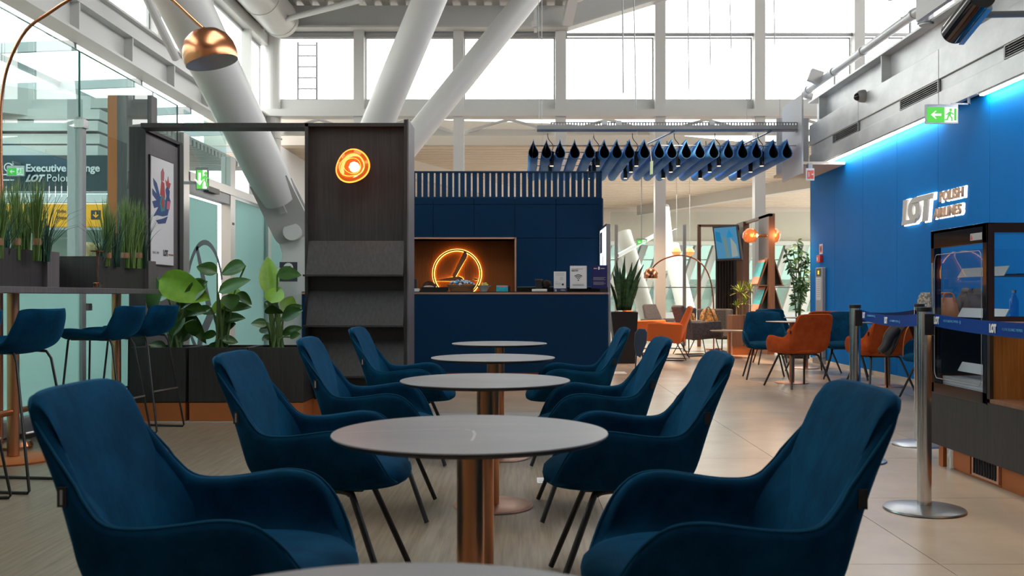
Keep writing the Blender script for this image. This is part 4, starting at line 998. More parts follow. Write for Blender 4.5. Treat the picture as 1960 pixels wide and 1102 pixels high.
def card(x0, x1, y0, y1, m_, label, dy=0, holder=True):
    t = thing('counter_sign', (on((x0+x1)/2), YC+dy, ZC), label, 'sign')
    Yq = YC+dy
    xa, xb, za_, zb_ = xof(x0, Yq), xof(x1, Yq), max(zof(y1, Yq), ZC+.002), zof(y0, Yq)
    obj('sheet', MB().box(xa, xb, Yq, Yq+.004, za_, zb_), m_, t)
    obj('holder', MB().box(xa-.004, xb+.004, Yq+.005, Yq+.008, za_, zb_+.004).box(xa-.004, xb+.004, Yq-.03, Yq+.05, ZC, ZC+.003), GLASSC, t)
    return t, xa, xb, za_, zb_, Yq
t, xa, xb, za, zb, Yq = card(1060, 1083.5, 519.5, 556, PAPER, 'small white notice card between the camera and the wifi sign')
for i in range(3): obj('line', MB().box(xa+.02, xb-.02, Yq-.001, Yq, zb-.02-.013*i, zb-.017-.013*i), GREYI, t)
for i in range(4): obj('line', MB().box(xa+.07, xb-.035, Yq-.001, Yq, zb-.07-.01*i, zb-.067-.01*i), GREYI, t)
obj('blue_symbol', MB().prism(circ(.013, 16, (xa+.105, zb-.15)), (0, Yq-.001, 0), X_, Z_, (0,.001,0)), DARKI, t)
for i in range(3): obj('line', MB().box(xa+.012, xb-.09+.03*i, Yq-.001, Yq, zb-.12-.014*i, zb-.117-.014*i), GREYI, t)
t2 = thing('blue_card', (on(1072), YC-.04, ZC), 'small dark blue card lying in front of the white notice card', 'card')
obj('sheet', MB().box(on(1059), on(1085), YC-.045, YC-.04, ZC, zof(552, YC)+.001), TAPED, t2)
text('lettering', '2)', .032, (on(1061), YC-.047, ZC+.006), X_, Z_, .002, WHITEI, t2, bold=.001); text('lettering', 'MENU', .02, (on(1073), YC-.047, ZC+.01), X_, Z_, .002, WHITEI, t2)
t, xa, xb, za, zb, Yq = card(1091, 1123, 508.5, 552, PAPER, 'white wifi sign with a large black signal symbol on the counter')
cw = (xa+xb)/2; zw = zof(536, Yq)
obj('wifi_dot', MB().prism(circ(.0085, 14, (cw, zw)), (0, Yq-.001, 0), X_, Z_, (0,.001,0)), DARKI, t)
for r in (.026, .045, .063): obj('wifi_arc', MB().prism([(p[0]+cw, p[1]+zw) for p in ring2d(r-.0045, r+.0045, 45, 135, 14)], (0, Yq-.001, 0), X_, Z_, (0,.001,0)), DARKI, t)
text('lettering', 'ZAPRASZAMY DO WIFI', .013, (xa+.016, Yq-.002, zb-.042), X_, Z_, .001, DARKI, t)
text('lettering', 'FREE WIFI', .018, (xa+.016, Yq-.002, zb-.064), X_, Z_, .001, DARKI, t, bold=.0006)
obj('line', MB().box(xa+.03, xb-.03, Yq-.001, Yq, za+.035, za+.039).box(xa+.03, xb-.035, Yq-.001, Yq, za+.047, za+.050), DARKI, t)
t, xa, xb, za, zb, Yq = card(1131.5, 1162.5, 507.5, 552, mat('navy_print', (.012, .012, .10), .4), 'dark navy notice card at the right end of the counter')
obj('emblem', MB().box(xa+.082, xa+.10, Yq-.001, Yq, zb-.05, zb-.017), WHITEI, t)
obj('line', MB().box(xa+.03, xa+.07, Yq-.001, Yq, zb-.04, zb-.034).box(xa+.11, xa+.155, Yq-.001, Yq, zb-.04, zb-.034), WHITEI, t)
for i in range(6): obj('line', MB().box(xa+.025, xb-.02-.02*(i % 2), Yq-.001, Yq, zb-.145-.013*i-(i > 2)*.015, zb-.141-.013*i-(i > 2)*.015), GREYI, t)

# ------------------------------------------------------------------ people (mostly hidden)
def person(name_label, loc, pose, hair, bun=False, rz=0):
    root = thing('person', (0, 0, 0), name_label, 'person')
    V = pose['v']; E = pose['e']; Rr = pose['r']
    me = bpy.data.meshes.new('body'); me.from_pydata([tuple(v) for v in V], E, []); o = bpy.data.objects.new('body', me); COL.objects.link(o)
    sm_ = o.modifiers.new('skin', 'SKIN'); 
    if not me.skin_vertices: 
        bm = bmesh.new(); bm.from_mesh(me); bm.verts.layers.skin.verify(); bm.to_mesh(me); bm.free()
    for i, r in enumerate(Rr): me.skin_vertices[0].data[i].radius = (r, r)
    me.skin_vertices[0].data[0].use_root = True
    ss = o.modifiers.new('sub', 'SUBSURF'); ss.levels = 1; ss.render_levels = 2
    me.materials.append(CLOTH); o.parent = root; KIDS.setdefault(root.name, []).append(o)
    hx, hy, hz = pose['head']
    # head with face: profile of rings
    rings = [(-.125, .045, .05), (-.115, .052, .065), (-.085, .060, .080), (-.05, .068, .088), (-.01, .074, .095), (.03, .077, .099), (.07, .070, .092), (.1, .048, .065), (.118, .012, .018)]
    m = MB(); rows = []; n = 20
    for z, rx, ry in rings:
        row = []
        for k_ in range(n+1):
            a = 2*math.pi*k_/n; x, y = rx*math.sin(a), -ry*math.cos(a)
            if abs(math.sin(a)) < .25 and math.cos(a) > 0:
                if -.06 < z < 0: y -= .018
                if -.1 < z < -.06: y -= .004
            row.append((hx + x, hy + y, hz + z))
        rows.append(row)
    m.grid(rows).cyl((hx, hy+.01, hz-.2), (hx, hy+.005, hz-.09), .05, .048, 16)
    for s in (-1, 1): m.lathe([(.0, -.025), (.012, -.015), (.016, .01), (.0, .028)], (hx+s*.076, hy+.005, hz-.015), 8)
    obj('head', m, SKIN, root, smooth=True, fix=False)
    obj('eyes', MB().lathe([(0,-.008),(.012,0),(0,.008)], (hx-.03, hy-.086, hz+.002), 10).lathe([(0,-.008),(.012,0),(0,.008)], (hx+.03, hy-.086, hz+.002), 10), DARKI, root)
    obj('mouth', MB().box(hx-.022, hx+.022, hy-.088, hy-.078, hz-.072, hz-.064), mat('lips', (.45,.15,.13), .5), root)
    rows = []
    for z, rx, ry in [(-.10, .07, .085), (-.05, .084, .10), (0, .09, .108), (.04, .092, .112), (.08, .085, .105), (.11, .06, .08), (.13, .02, .03)]:
        row = []
        for k_ in range(n+1):
            a = 2*math.pi*k_/n; f = 1 if not (math.cos(a) > .45 and z < .06) else .78
            row.append((hx + rx*math.sin(a)*f, hy + .012 - ry*math.cos(a)*f, hz + z))
        rows.append(row)
    hm = MB().grid(rows)
    if bun: hm.lathe([(.0, -.04), (.035, -.025), (.045, 0), (.035, .025), (0, .04)], (hx+.07, hy+.10, hz+.085), 14)
    obj('hair', hm, hair, root, smooth=True, fix=False)
    root.location = loc; root.rotation_euler = (0, 0, rz)
    return root
stand = dict(v=[(0,0,.86),(0,0,1.05),(0,0,1.24),(0,0,1.33),(.16,0,1.28),(.21,0,1.02),(.2,-.08,.80),(-.16,0,1.28),(-.21,0,1.02),(-.2,-.08,.80),(.09,0,.80),(.1,-.01,.45),(.1,.02,.09),(.1,-.13,.035),(-.09,0,.80),(-.1,-.01,.45),(-.1,.02,.09),(-.1,-.13,.035)],
             e=[(0,1),(1,2),(2,3),(2,4),(4,5),(5,6),(2,7),(7,8),(8,9),(0,10),(10,11),(11,12),(12,13),(0,14),(14,15),(15,16),(16,17)],
             r=[.13,.11,.12,.05,.055,.042,.028,.055,.042,.028,.085,.06,.04,.035,.085,.06,.04,.035], head=(0,0,1.49))
p = at(170, 500, 10.2)
person('blond person with tied-up hair seen beyond the glass screen over the bar table', (p.x-.02, 10.2, 0), stand, HAIRB, True, R(-50))
sit = dict(v=[(0,0,.50),(0,0,.70),(0,-.02,.90),(0,-.03,.98),(.16,-.02,.92),(.2,-.1,.68),(.1,-.28,.72),(-.16,-.02,.92),(-.2,-.1,.68),(-.1,-.28,.72),(.1,-.05,.50),(.12,-.42,.50),(.12,-.40,.08),(.12,-.5,.035),(-.1,-.05,.50),(-.12,-.42,.50),(-.12,-.40,.08),(-.12,-.5,.035)],
           e=stand['e'], r=[.13,.12,.12,.05,.055,.042,.028,.055,.042,.028,.085,.06,.04,.035,.085,.06,.04,.035], head=(0,-.05,1.115))
xq = xof(822, 12.35)
person('dark haired person seated low behind the navy counter beside the tray', (xq, 12.35, 0), sit, HAIRD, False, 0)
t = thing('desk_stool', (xq, 12.35, 0), 'small black desk stool hidden behind the navy counter', 'stool')
obj('seat', MB().lathe([(.16, 0), (.18, .02), (.17, .045)], (xq, 12.35, .345), 24), BLACKP, t); obj('column', MB().cyl((xq, 12.35, .03), (xq, 12.35, .345), .03), STEEL, t); obj('base', MB().lathe([(.2, 0), (.2, .015), (.04, .03)], (xq, 12.35, 0), 24), BLACKP, t)

# ------------------------------------------------------------------ round tables
TR, TZ = .31, .745
def make_table(label, col=COPPER, r=TR):
    t = thing('round_table', (0,0,0), label, 'table')
    obj('tabletop', MB().lathe([(r-.004, TZ-.003), (r, TZ-.0025), (r-.001, TZ), (0.0001, TZ)], (0,0,0), 96), TOP, t, smooth=True, angle=30)
    obj('edge', MB().lathe([(.0001, TZ-.013), (r-.014, TZ-.013), (r-.003, TZ-.006), (r-.002, TZ-.002), (.0001, TZ-.0025)], (0,0,0), 96), EDGE, t, smooth=True, angle=30)
    obj('column', MB().cyl((0,0,.014), (0,0,TZ-.013), .031, n=40), col, t, smooth=True)
    obj('base_plate', MB().lathe([(.195, 0), (.20, .003), (.198, .010), (.185, .014), (.0001, .014)], (0,0,0), 64), COPPERL, t, smooth=True, angle=30)
    return t
tb = make_table('grey round table at the bottom picture edge, only a sliver of its top showing')
tb.location = (-.115, .80, 0)
tspots = [(-.115, 2.18, 'nearest fully visible round grey table with pale veins'), (-.132, 3.53, 'round grey table second in the row behind the nearest one'), (-.142, 4.84, 'round grey table third in the row'), (-.143, 6.30, 'farthest small round grey table in front of the navy counter')]
tabs = [dup(tb, (x, y, 0), 0, l) for x, y, l in tspots]
for tbl in [tb]+tabs: tbl['group'] = 'round grey tables in a row'
# veins on the nearest top (thin inlaid lines of the stone print)
def vein(pts, w):
    V = []
    for i, p in enumerate(pts):
        V.append([(p[0]-w, p[1]-w*.5, 0), (p[0]+w, p[1]+w*.5, 0)])
    return MB().grid(V)
vz = TZ + .0004
r1 = tabs[0]
for pts, w in (([(-.29, -.02), (-.2, .01), (-.1, .035), (-.03, .05)], .0012), ([(.005, .015), (.012, -.04), (.012, -.09), (.010, -.14)], .003), ([(.0, .02), (-.015, .035)], .001)):
    m = MB()
    rows = [[(p[0]-w, p[1]-w*1.5, vz), (p[0]+w, p[1]+w*1.5, vz)] for p in pts]
    v = obj('vein', m.grid(rows), VEIN, tb); KIDS[tb.name].remove(v); v.parent = r1; KIDS.setdefault(r1.name, []).append(v)

# ------------------------------------------------------------------ velvet armchairs
def make_chair(name, label, fabric, seam, group):
    t = thing(name, (0,0,0), label, 'chair', group)      # faces +X
    half = [(-.350, 0, .846), (-.348, .10, .846), (-.342, .175, .842), (-.334, .205, .832), (-.322, .220, .808), (-.280, .238, .752), (-.228, .257, .688), (-.180, .273, .628), (-.155, .281, .603), (-.120, .287, .590), (-.05, .292, .589),
            (.03, .298, .599), (.10, .299, .607), (.165, .293, .596), (.215, .280, .556), (.250, .258, .502), (.275, .228, .450), (.292, .17, .418), (.292, .09, .405), (.290, 0, .402)]
    rim = spline(half, 3); other = [Vector((p.x, -p.y, p.z)) for p in reversed(rim[:-1])]
    full = list(rim) + other            # starts back centre, +y side to front, then -y side back
    NV = 9; rows = [[] for _ in range(NV+1)]
    for R_ in full:
        a = math.atan2(R_.y, R_.x - .02)
        B = Vector((.03 + .20*math.cos(a), .17*math.sin(a), .393))
        hg = R_.z - .40; hi = max(0, R_.z-.60)/.246
        C1 = Vector((max(R_.x, -.212), R_.y*(1.0 if abs(R_.y) > .25 else 1.06), .40 + min(.01, hg*.1)))
        C2 = Vector((min(R_.x + .60*max(0, R_.z-.60), max(R_.x, -.205)), R_.y*(1 + .02*hi), .40 + hg*.45))
        for i in range(NV+1):
            v = i/NV; u = 1-v
            rows[i].append(B*u**3 + C1*3*u*u*v + C2*3*u*v*v + R_*v**3)
    base = rows[0]; m = MB(); m.grid([r_ for r_ in rows])
    # bottom cap
    n = len(full); cidx = len(m.v); m.v.append((.02, 0, .392))
    for k_ in range(n-1): m.f.append([k_+1, k_, cidx]); m.mi.append(0)
    bm = bmesh.new(); me = bpy.data.meshes.new('shell'); me.from_pydata([tuple(p) for p in m.v], [], m.f); bm.from_mesh(me); bmesh.ops.remove_doubles(bm, verts=bm.verts, dist=.0005); bmesh.ops.recalc_face_normals(bm, faces=bm.faces)
    if min(bm.faces, key=lambda f_: f_.calc_center_median().z).normal.z > 0: bmesh.ops.reverse_faces(bm, faces=bm.faces)
    bm.to_mesh(me); bm.free()
    me.materials.append(fabric); me.polygons.foreach_set('use_smooth', [True]*len(me.polygons))
    sh = obj('shell', None, None, t, mesh=me); md = sh.modifiers.new('s', 'SOLIDIFY'); md.thickness = .040; md.offset = -1; md.use_even_offset = False
    md = sh.modifiers.new('sub', 'SUBSURF'); md.levels = 1; md.render_levels = 1
    # piping just outside the rim
    pip = [Vector(p) for p in full]
    obj('piping', MB().tube([Vector((p.x + (.010 if p.x < -.2 else .006 if p.x < -.1 else 0), p.y*.968, p.z - .0035)) for p in pip[:-1]], .0032, 6, closed=True), seam, t, smooth=True)
    # inner back pad
    bp = [(.838, -.322, -.332, .185), (.828, -.303, -.318, .200), (.80, -.286, -.306, .208), (.752, -.266, -.278, .224), (.688, -.243, -.228, .243), (.628, -.218, -.180, .258), (.58, -.198, -.145, .266), (.52, -.178, -.12, .262), (.47, -.165, -.11, .25)]
    bp = [tuple(q) for q in [tuple(a_) for a_ in bp]]
    dense = []
    for a_, b_ in zip(bp[:-1], bp[1:]):
        for k_ in range(3): dense.append(tuple(a_[i_] + (b_[i_]-a_[i_])*k_/3 for i_ in range(4)))
    dense.append(bp[-1]); rows = []
    for z_, xc_, xe_, w_ in dense:
        rows.append([(xc_ + (xe_-xc_)*abs(q_/10)**3, w_*q_/10, z_) for q_ in range(-10, 11)])
    obj('back_pad', MB().grid(rows), fabric, t, smooth=True, angle=180, fix=False)
    # seat cushion
    rows = []; n2 = 40
    def outline(a):
        c, s = math.cos(a), math.sin(a); ex = 2/2.9
        x = .055 + (.265 if c > 0 else .255)*math.copysign(abs(c)**ex, c); y = (.252 if c < .5 else .252-.02*(c-.5)/.5)*math.copysign(abs(s)**ex, s)
        return x, y
    for sc_, z in ((.0, .482), (.3, .481), (.6, .477), (.8, .470), (.92, .459), (.985, .443), (1.0, .425), (.985, .408), (.93, .399), (.5, .397), (0, .397)):
        row = []
        for k_ in range(n2+1):
            x, y = outline(2*math.pi*k_/n2); row.append((.055 + (x-.055)*sc_, y*sc_, z - .012*max(0, x-.1)*sc_*6*.35))
        rows.append(row)
    obj('seat_cushion', MB().grid(rows), fabric, t, smooth=True, angle=180, fix=False)
    for s in (1, -1):
        obj('leg', MB().tube(spline([(.02, s*.13, .382), (.10, s*.155, .382), (.135, s*.165, .372), (.155, s*.175, .34), (.285, s*.262, .008)], 4), .0115, 10), BLACKM, t, smooth=True)
        obj('leg', MB().tube(spline([(.0, s*.13, .382), (-.08, s*.155, .382), (-.115, s*.165, .372), (-.135, s*.175, .34), (-.255, s*.262, .008)], 4), .0115, 10), BLACKM, t, smooth=True)
    obj('base_plate', MB().box(-.12, .18, -.16, .16, .378, .394), GREYW, t, bevel=.005)
    obj('side_tag', MB().box(-.236, -.218, -.262, -.253, .625, .665), BLACKP, t)
    obj('tag_mark', MB().box(-.230, -.225, -.2635, -.2615, .63, .66), GREYI, t)
    obj('side_tag', MB().box(-.236, -.218, .253, .262, .625, .665), BLACKP, t)
    return t
ch = make_chair('velvet_armchair', 'nearest blue velvet armchair left of the row of tables', VELVET, VELVET2, 'blue velvet armchairs along the row of tables')
ch.location = (-.70, 2.21, 0); ch.rotation_euler = (0, 0, R(0))
GR = 'blue velvet armchairs along the row of tables'
dup(ch, (-.72, 3.48, 0), R(-1), 'second blue velvet armchair on the left of the tables', GR)
dup(ch, (-.725, 4.71, 0), R(1), 'third blue velvet armchair on the left, before the magazine stand', GR)
dup(ch, (-.745, 6.22, 0), R(-2), 'farthest blue velvet armchair on the left, against the stand and counter', GR)
dup(ch, (.455, 2.19, 0), R(180), 'nearest blue velvet armchair right of the row of tables', GR)
dup(ch, (.395, 3.47, 0), R(179), 'second blue velvet armchair on the right of the tables', GR)
dup(ch, (.375, 4.72, 0), R(181), 'third blue velvet armchair on the right of the tables', GR)
dup(ch, (.345, 6.20, 0), R(180), 'farthest blue velvet armchair on the right, before the tall snake plant', GR)
rc = make_chair('velvet_armchair', 'rust velvet armchair seen from behind at the small table by the blue wall', RUST, RUST, 'velvet armchairs by the blue wall')
rc.location = (3.20, 11.15, 0); rc.rotation_euler = (0, 0, R(108)); rc.scale = (1.04, 1.04, 1.0)
G2 = 'velvet armchairs by the blue wall'
dup(rc, (4.02, 13.3, 0), R(100), 'rust velvet armchair half hidden behind the first rust one', G2)
dup(rc, (3.98, 10.75, 0), R(100), 'rust velvet armchair behind the belt posts with a dark jacket hung over it', G2)
dup(ch, (3.12, 12.35, 0), R(262), 'dark blue armchair facing the rust one across the small table', G2)
dup(ch, (3.9, 15.0, 0), R(265), 'dark blue armchair behind the table at the far end of the blue wall', G2)
dup(ch, (4.15, 12.35, 0), R(250), 'dark blue armchair left of the first belt post by the wall', G2)
dup(ch, (4.2, 9.75, 0), R(180), 'dark blue armchair behind the second belt post beside the jacket', G2)
t5 = dup(tb, (3.28, 11.72, 0), 0, 'small table between the rust armchair and the blue one')
t6 = dup(tb, (4.15, 14.1, 0), 0, 'small table at the far end of the blue wall')
t7 = dup(tb, (4.28, 11.3, 0), 0, 'small table beside the blue wall behind the belt posts')
for q in (t5, t6, t7): q['group'] = 'small tables by the blue wall'
# jacket over the chair
rows = []
A = [(4.16, 10.42, .86), (4.22, 10.55, .84), (4.28, 10.7, .80)]
cw_ = [(0,0,0)]
jm = MB()
prof = [(-.22, .44), (-.19, .52), (-.16, .60), (-.12, .68), (-.06, .755), (.0, .79), (.06, .80), (.12, .78), (.17, .71), (.2, .62), (.2, .52), (.17, .45)]
rows = []
for j in range(7):
    yy = 9.98 + j*.06
    rows.append([(4.02 + p[0] + .01*math.sin(j*2+p[0]*30), yy + .02*math.sin(p[1]*20), p[1] + .025*math.sin(j*1.3 + p[0]*16)) for p in prof])
t = thing('jacket', (4.02, 10.15, .44), 'black jacket draped between the rust and blue armchairs behind the belts', 'jacket')
obj('body', MB().grid(rows), mat('black_jacket', (.008, .0075, .008), .6), t, smooth=True, solid=.03, sub=1, fix=False, angle=180)
obj('sleeve', MB().tube(spline([(3.88, 10.0, .72), (3.80, 9.98, .64), (3.76, 9.97, .54), (3.70, 9.97, .48)], 4), [.055, .06, .06, .058, .056, .055, .052, .05, .048, .045, .042, .04, .035], 12), mat('black_sleeve', (.010, .010, .012), .5), t, smooth=True)
obj('zip', MB().tube(spline([(4.1, 9.94, .79), (3.98, 9.93, .74), (3.93, 9.93, .60), (3.92, 9.93, .42)], 4), .006, 6), COPPERP, t, smooth=True)
# ------------------------------------------------------------------ belt posts and belts
def post(x, y, label):
    t = thing('belt_post', (x, y, 0), label, 'belt post', 'chrome belt posts in the aisle')
    obj('base', MB().lathe([(.188, 0), (.193, .004), (.19, .012), (.15, .020), (.045, .027), (.0001, .027)], (x, y, 0), 64), STEELB, t, smooth=True, angle=30)
    obj('pole', MB().cyl((x, y, .024), (x, y, .985), .034, n=40), STEEL, t, smooth=True)
    obj('belt_slot', MB().box(x-.012, x+.036, y-.036, y-.02, .86, .965), BLACKM, t, bevel=.004)
    obj('cap', MB().lathe([(.036, .975), (.037, .985), (.036, .997), (.0001, .998)], (x, y, 0), 40), BLACKM, t, smooth=True, angle=30)
    return t
P1 = (1.98, 4.75); P2 = (2.13, 6.17); P3 = (2.82, 6.85)
post(*P1, 'nearest chrome belt post with a round steel base')
post(*P2, 'second chrome belt post beside the rust armchair by the wall')
post(*P3, 'third chrome belt post, behind the nearest one')
def belt(a, b, z0, z1, label, m_=TAPE, sag=.03, marks=()):
    a = Vector((*a, 0)); b = Vector((*b, 0)); n = 16
    d = (b-a).normalized(); nn = Vector((d.y, -d.x, 0))
    if nn.dot(a) > 0: nn = -nn
    rows = [[], []]
    for i in range(n+1):
        t_ = i/n; p = a.lerp(b, t_); zc = z0[0] + (z0[1]-z0[0])*t_ - sag*4*t_*(1-t_)
        rows[0].append((p.x, p.y, zc-.03)); rows[1].append((p.x, p.y, zc+.03))
    t = thing('belt', (a+b)/2 + Vector((0,0,z0[0]-.06)), label, 'belt', 'printed blue webbing belts')
    obj('webbing', MB().grid(rows), m_, t, solid=.0016, fix=False)
    for f in marks:
        p = a.lerp(b, f); zc = z0[0] + (z0[1]-z0[0])*f - sag*4*f*(1-f)
        ux = d if d.dot(Vector((1,0,0))) > 0 or (abs(d.x) < .5 and d.y < 0) else -d
        o_ = p + nn*.003 + Vector((0,0,zc-.016))
        text('logo_lettering', 'LOT', .046, o_, ux, Z_, .001, WHITEI, t, bold=.003, wide=.8)
        text('lettering', 'A STAR ALLIANCE MEMBER', .016, o_ + ux*.13 + Vector((0,0,.01)), ux, Z_, .001, LBLUEI, t)
        q = o_ + ux*.345 + Vector((0,0,.014))
        obj('star_mark', MB().prism([(.011*math.cos(R(a_))*(1 if k_ % 2 else .45), .011*math.sin(R(a_))*(1 if k_ % 2 else .45)) for k_, a_ in enumerate(range(0, 360, 36))], q, ux, Z_, nn*-.001), LBLUEI, t)
    return t
belt((P2[0]+.03, P2[1]-.035), (P1[0]-.01, P1[1]+.03), (.935, .935), None, 'blue belt stretched between the first two chrome posts', sag=.02, marks=(.03, .46,))
PB = (1.87, 3.0)
belt((P1[0]+.036, P1[1]-.02), PB, (.935, .935), None, 'blue printed belt running from the nearest post in front of the display case', sag=.018, marks=(.01, .40, .79))
post(PB[0], PB[1], 'chrome belt post outside the picture holding the near belt')
belt((P2[0]+.036, P2[1]+.01), (P3[0]-.036, P3[1]), (.925, .925), None, 'dark blue belt between the two farther posts', TAPED, .015)

# ------------------------------------------------------------------ display case and servery counter
FX, FX2, FY0, FY1 = 2.55, 3.35, 5.30, 6.02
t = thing('display_case', (2.95, 5.66, 0), 'tall black refrigerated display case with glass door and shelves', 'display case')
CASE = t; W = .045; zb, zt = .46, 1.455
obj('base_cabinet', MB().box(FX+.005, FX2, FY0, FY1, .14, .455), DARKW, t)
fr = MB()
fr.box(FX, FX2, FY0, FY1, zt-.02, zt).box(FX, FX2, FY0, FY1, zb-.005, zb+.06)
for xx in (FX, FX2-W):
    for yy in (FY0, FY1-W): fr.box(xx, xx+W, yy, yy+W, zb, zt)
fr.box(FX, FX+W, FY0, FY1, zt-.11, zt).box(FX2-W, FX2, FY0, FY1, zt-.08, zt)
obj('frame', fr, BLACKG, t, bevel=.002)
obj('frame_side', MB().box(FX+.008, FX2, FY0-.004, FY0, zt-.055, zt-.006).box(FX+.008, FX+.04, FY0-.004, FY0, .94, zt-.055).box(FX2-.1, FX2, FY0-.004, FY0, .94, zt-.055).box(FX+.008, FX2, FY0-.004, FY0, .90, .94), mat('bronze_frame', (.07, .032, .016), .25, .3), t)
obj('side_glass', MB().box(FX+.04, FX2-.1, FY0+.006, FY0+.012, .94, zt-.055), GLASSC, t)
obj('lower_side', MB().box(FX+W, FX2, FY0, FY0+.02, zb, .92), BLACKP, t)
obj('back_glass', MB().box(FX+W, FX2-W, FY1-.02, FY1-.014, .92, zt-.11), GLASSC, t)
obj('back_panel', MB().box(FX+W, FX2-W, FY1-.02, FY1-.0, zb, .92), BLACKP, t)
dd = obj('door', MB().box(FX+.01, FX+.016, FY0+W, FY1-W, zb+.08, zt-.14), glassmat('door_glass', (.86, .88, .90), 1.3, refl=.6), t)
obj('door_frame', MB().tube([(FX-.001, FY0+W+.01 + (FY1-FY0-2*W-.02)*(.5+p[0]), (zb+.08+zt-.14)/2 + p[1]) for p in rrect(1, zt-zb-.24, .06)], .0018, 6, closed=True), ALU, dd)
obj('handle', MB().tube([(FX-.02, FY1-W-.03, zt-.2), (FX-.02, FY1-W-.03, zb+.35)], .008, 8), STEEL, dd, smooth=True)
obj('label_sticker', MB().box(FX-.001, FX, FY0+.05, FY0+.19, zt-.09, zt-.05), GREYI, t)
obj('warning_mark', MB().prism([(FY0+.16, zt-.085), (FY0+.185, zt-.085), (FY0+.172, zt-.055)], (FX-.002, 0, 0), (0,1,0), Z_, (.001,0,0)), REDP, t)
for z in (.60, .93, 1.17):
    s = obj('shelf', MB().box(FX+.18, FX2-.05, FY0+.03, FY1-.03, z, z+.006), BLACKP if z > 1 else GLASSC, t)
    obj('price_rail', MB().hexa([(FX+.12, FY0+.05, z-.005), (FX+.124, FY0+.05, z-.005), (FX+.124, FY1-.1, z-.005), (FX+.12, FY1-.1, z-.005)], [(FX+.15, FY0+.05, z+.05), (FX+.154, FY0+.05, z+.05), (FX+.154, FY1-.1, z+.05), (FX+.15, FY1-.1, z+.05)]), WHITEW, s)
obj('cooling_panel', MB().box(FX+.06, FX2-.06, FY0+.03, FY1-.03, zb+.06, zb+.10), GALV, t)
# near servery counter with lit niche
t = thing('servery_counter', (2.95, 4.0, 0), 'dark oak servery counter with a warm lit open niche beside the display case', 'counter')
y0, y1 = 2.2, FY0-.008
obj('base_cabinet', MB().box(FX+.002, FX2, y0, y1, .14, .47), DARKW, t)
for yy in (4.6, 3.7, 2.8): obj('door_gap', MB().box(FX, FX+.003, yy, yy+.004, .15, .46), BLACKF, t)
obj('niche_floor', MB().box(FX, FX2, y0, y1, .47, .49), BROWNW, t)
obj('niche_side', MB().box(FX+.02, FX2, y1-.02, y1, .49, .86), WARMW, t)
obj('niche_back', MB().box(FX2-.02, FX2, y0, y1-.02, .49, .86), WARMW, t)
obj('side_frame', MB().box(FX, FX+.02, y1-.03, y1, .47, .90), BLACKP, t)
obj('worktop', MB().box(FX-.01, FX2, y0, y1, .86, .905), DARKW, t)
obj('top_edge', MB().box(FX-.012, FX2, y0, y1, .905, .912), COPPERL, t)
obj('niche_led', MB().box(FX+.25, FX+.28, y0+.1, y1-.1, .852, .86), emis('warm_led', (1, .55, .2), 9), t)
obj('plinth', MB().box(2.63, FX2, y0, y1, 0, .14), COPPERP, t)
t = CASE
obj('plinth', MB().box(2.63, FX2, FY0, FY1-.02, 0, .14), COPPERP, t)
obj('plinth_corner', MB().cyl((2.635, FY1-.12, 0), (2.635, FY1-.12, .14), .035), STEEL, t, smooth=True)
obj('plinth_corner', MB().box(2.60, 2.64, FY1-.06, FY1, 0, .14), COPPERP, t)
vt = obj('vent', MB().box(2.618, 2.63, 5.305, 5.62, .015, .135), COPPERL, t)
for q in range(9):
    yy = 5.33 + q*.031
    obj('vent_slot', MB().box(2.614, 2.619, yy, yy+.018, .03, .12), BLACKF, vt)
obj('vent', MB().box(2.618, 2.63, 5.64, 5.86, .015, .135), COPPERP, t)
# console with bags behind
t = thing('console', (3.72, 7.6, 0), 'dark console behind the belt posts with bags standing on it', 'console')
obj('body', MB().box(3.42, 4.5, 7.45, 8.0, .05, .85), DARKW, t); obj('top', MB().box(3.12, 4.52, 7.43, 8.02, .85, .88), DARKW2, t); obj('plinth', MB().box(3.4, 4.46, 7.5, 7.95, 0, .05), BLACKP, t)
def bag(px0, px1, py0, Y, m_, label, handle=True, squash=1, jag=0):
    xa, xb = xof(px0, Y), xof(px1, Y); z0, z1 = .881, zof(py0, Y); xc = (xa+xb)/2; w = (xb-xa)/2; h = z1-z0
    t = thing('bag', (xc, Y, z0), label, 'bag')
    rows = []
    for i in range(9):
        v = i/8; ww = w*(1-.35*v**3)*(1 if i else .96); dd_ = .11*(1-.55*v**2)
        rows.append([(xc + ww*math.copysign(abs(math.cos(a))**.7, math.cos(a)) + jag*.01*math.sin(a*7+i), Y + dd_*math.copysign(abs(math.sin(a))**.8, math.sin(a)), z0 + h*(.82 if handle else 1)*v + jag*.012*math.sin(a*5)*v) for a in [2*math.pi*k_/28 for k_ in range(29)]])
    rows.append([(xc + (p[0]-xc)*.3, Y + (p[1]-Y)*.3, p[2]-.004) for p in rows[-1]])
    obj('body', MB().grid(rows), m_, t, smooth=True, fix=False, angle=70)
    if handle:
        for s in (-1, 1): obj('handle', MB().tube(spline([(xc-w*.55, Y+s*.06, z0+h*.6), (xc-w*.4, Y+s*.05, z0+h*.93), (xc, Y+s*.05, z0+h), (xc+w*.4, Y+s*.05, z0+h*.93), (xc+w*.55, Y+s*.06, z0+h*.6)], 5), .009, 8), m_, t, smooth=True)
    return t
bag(1761, 1778, 562, 7.6, mat('snake_print', (.12,.10,.08), .6, var=((60,60,60), (.4,.35,.28), .45, .55)), 'small snake print bag with dark fur trim behind the nearest belt post', False, 1, 1)
bag(1789, 1831, 561, 7.7, LEATHER, 'tan leather handbag seen through the display case glass')
bag(1836, 1880, 556, 7.75, LEATHB, 'crumpled dark brown leather bag beside the tan handbag', False, 1, 2)
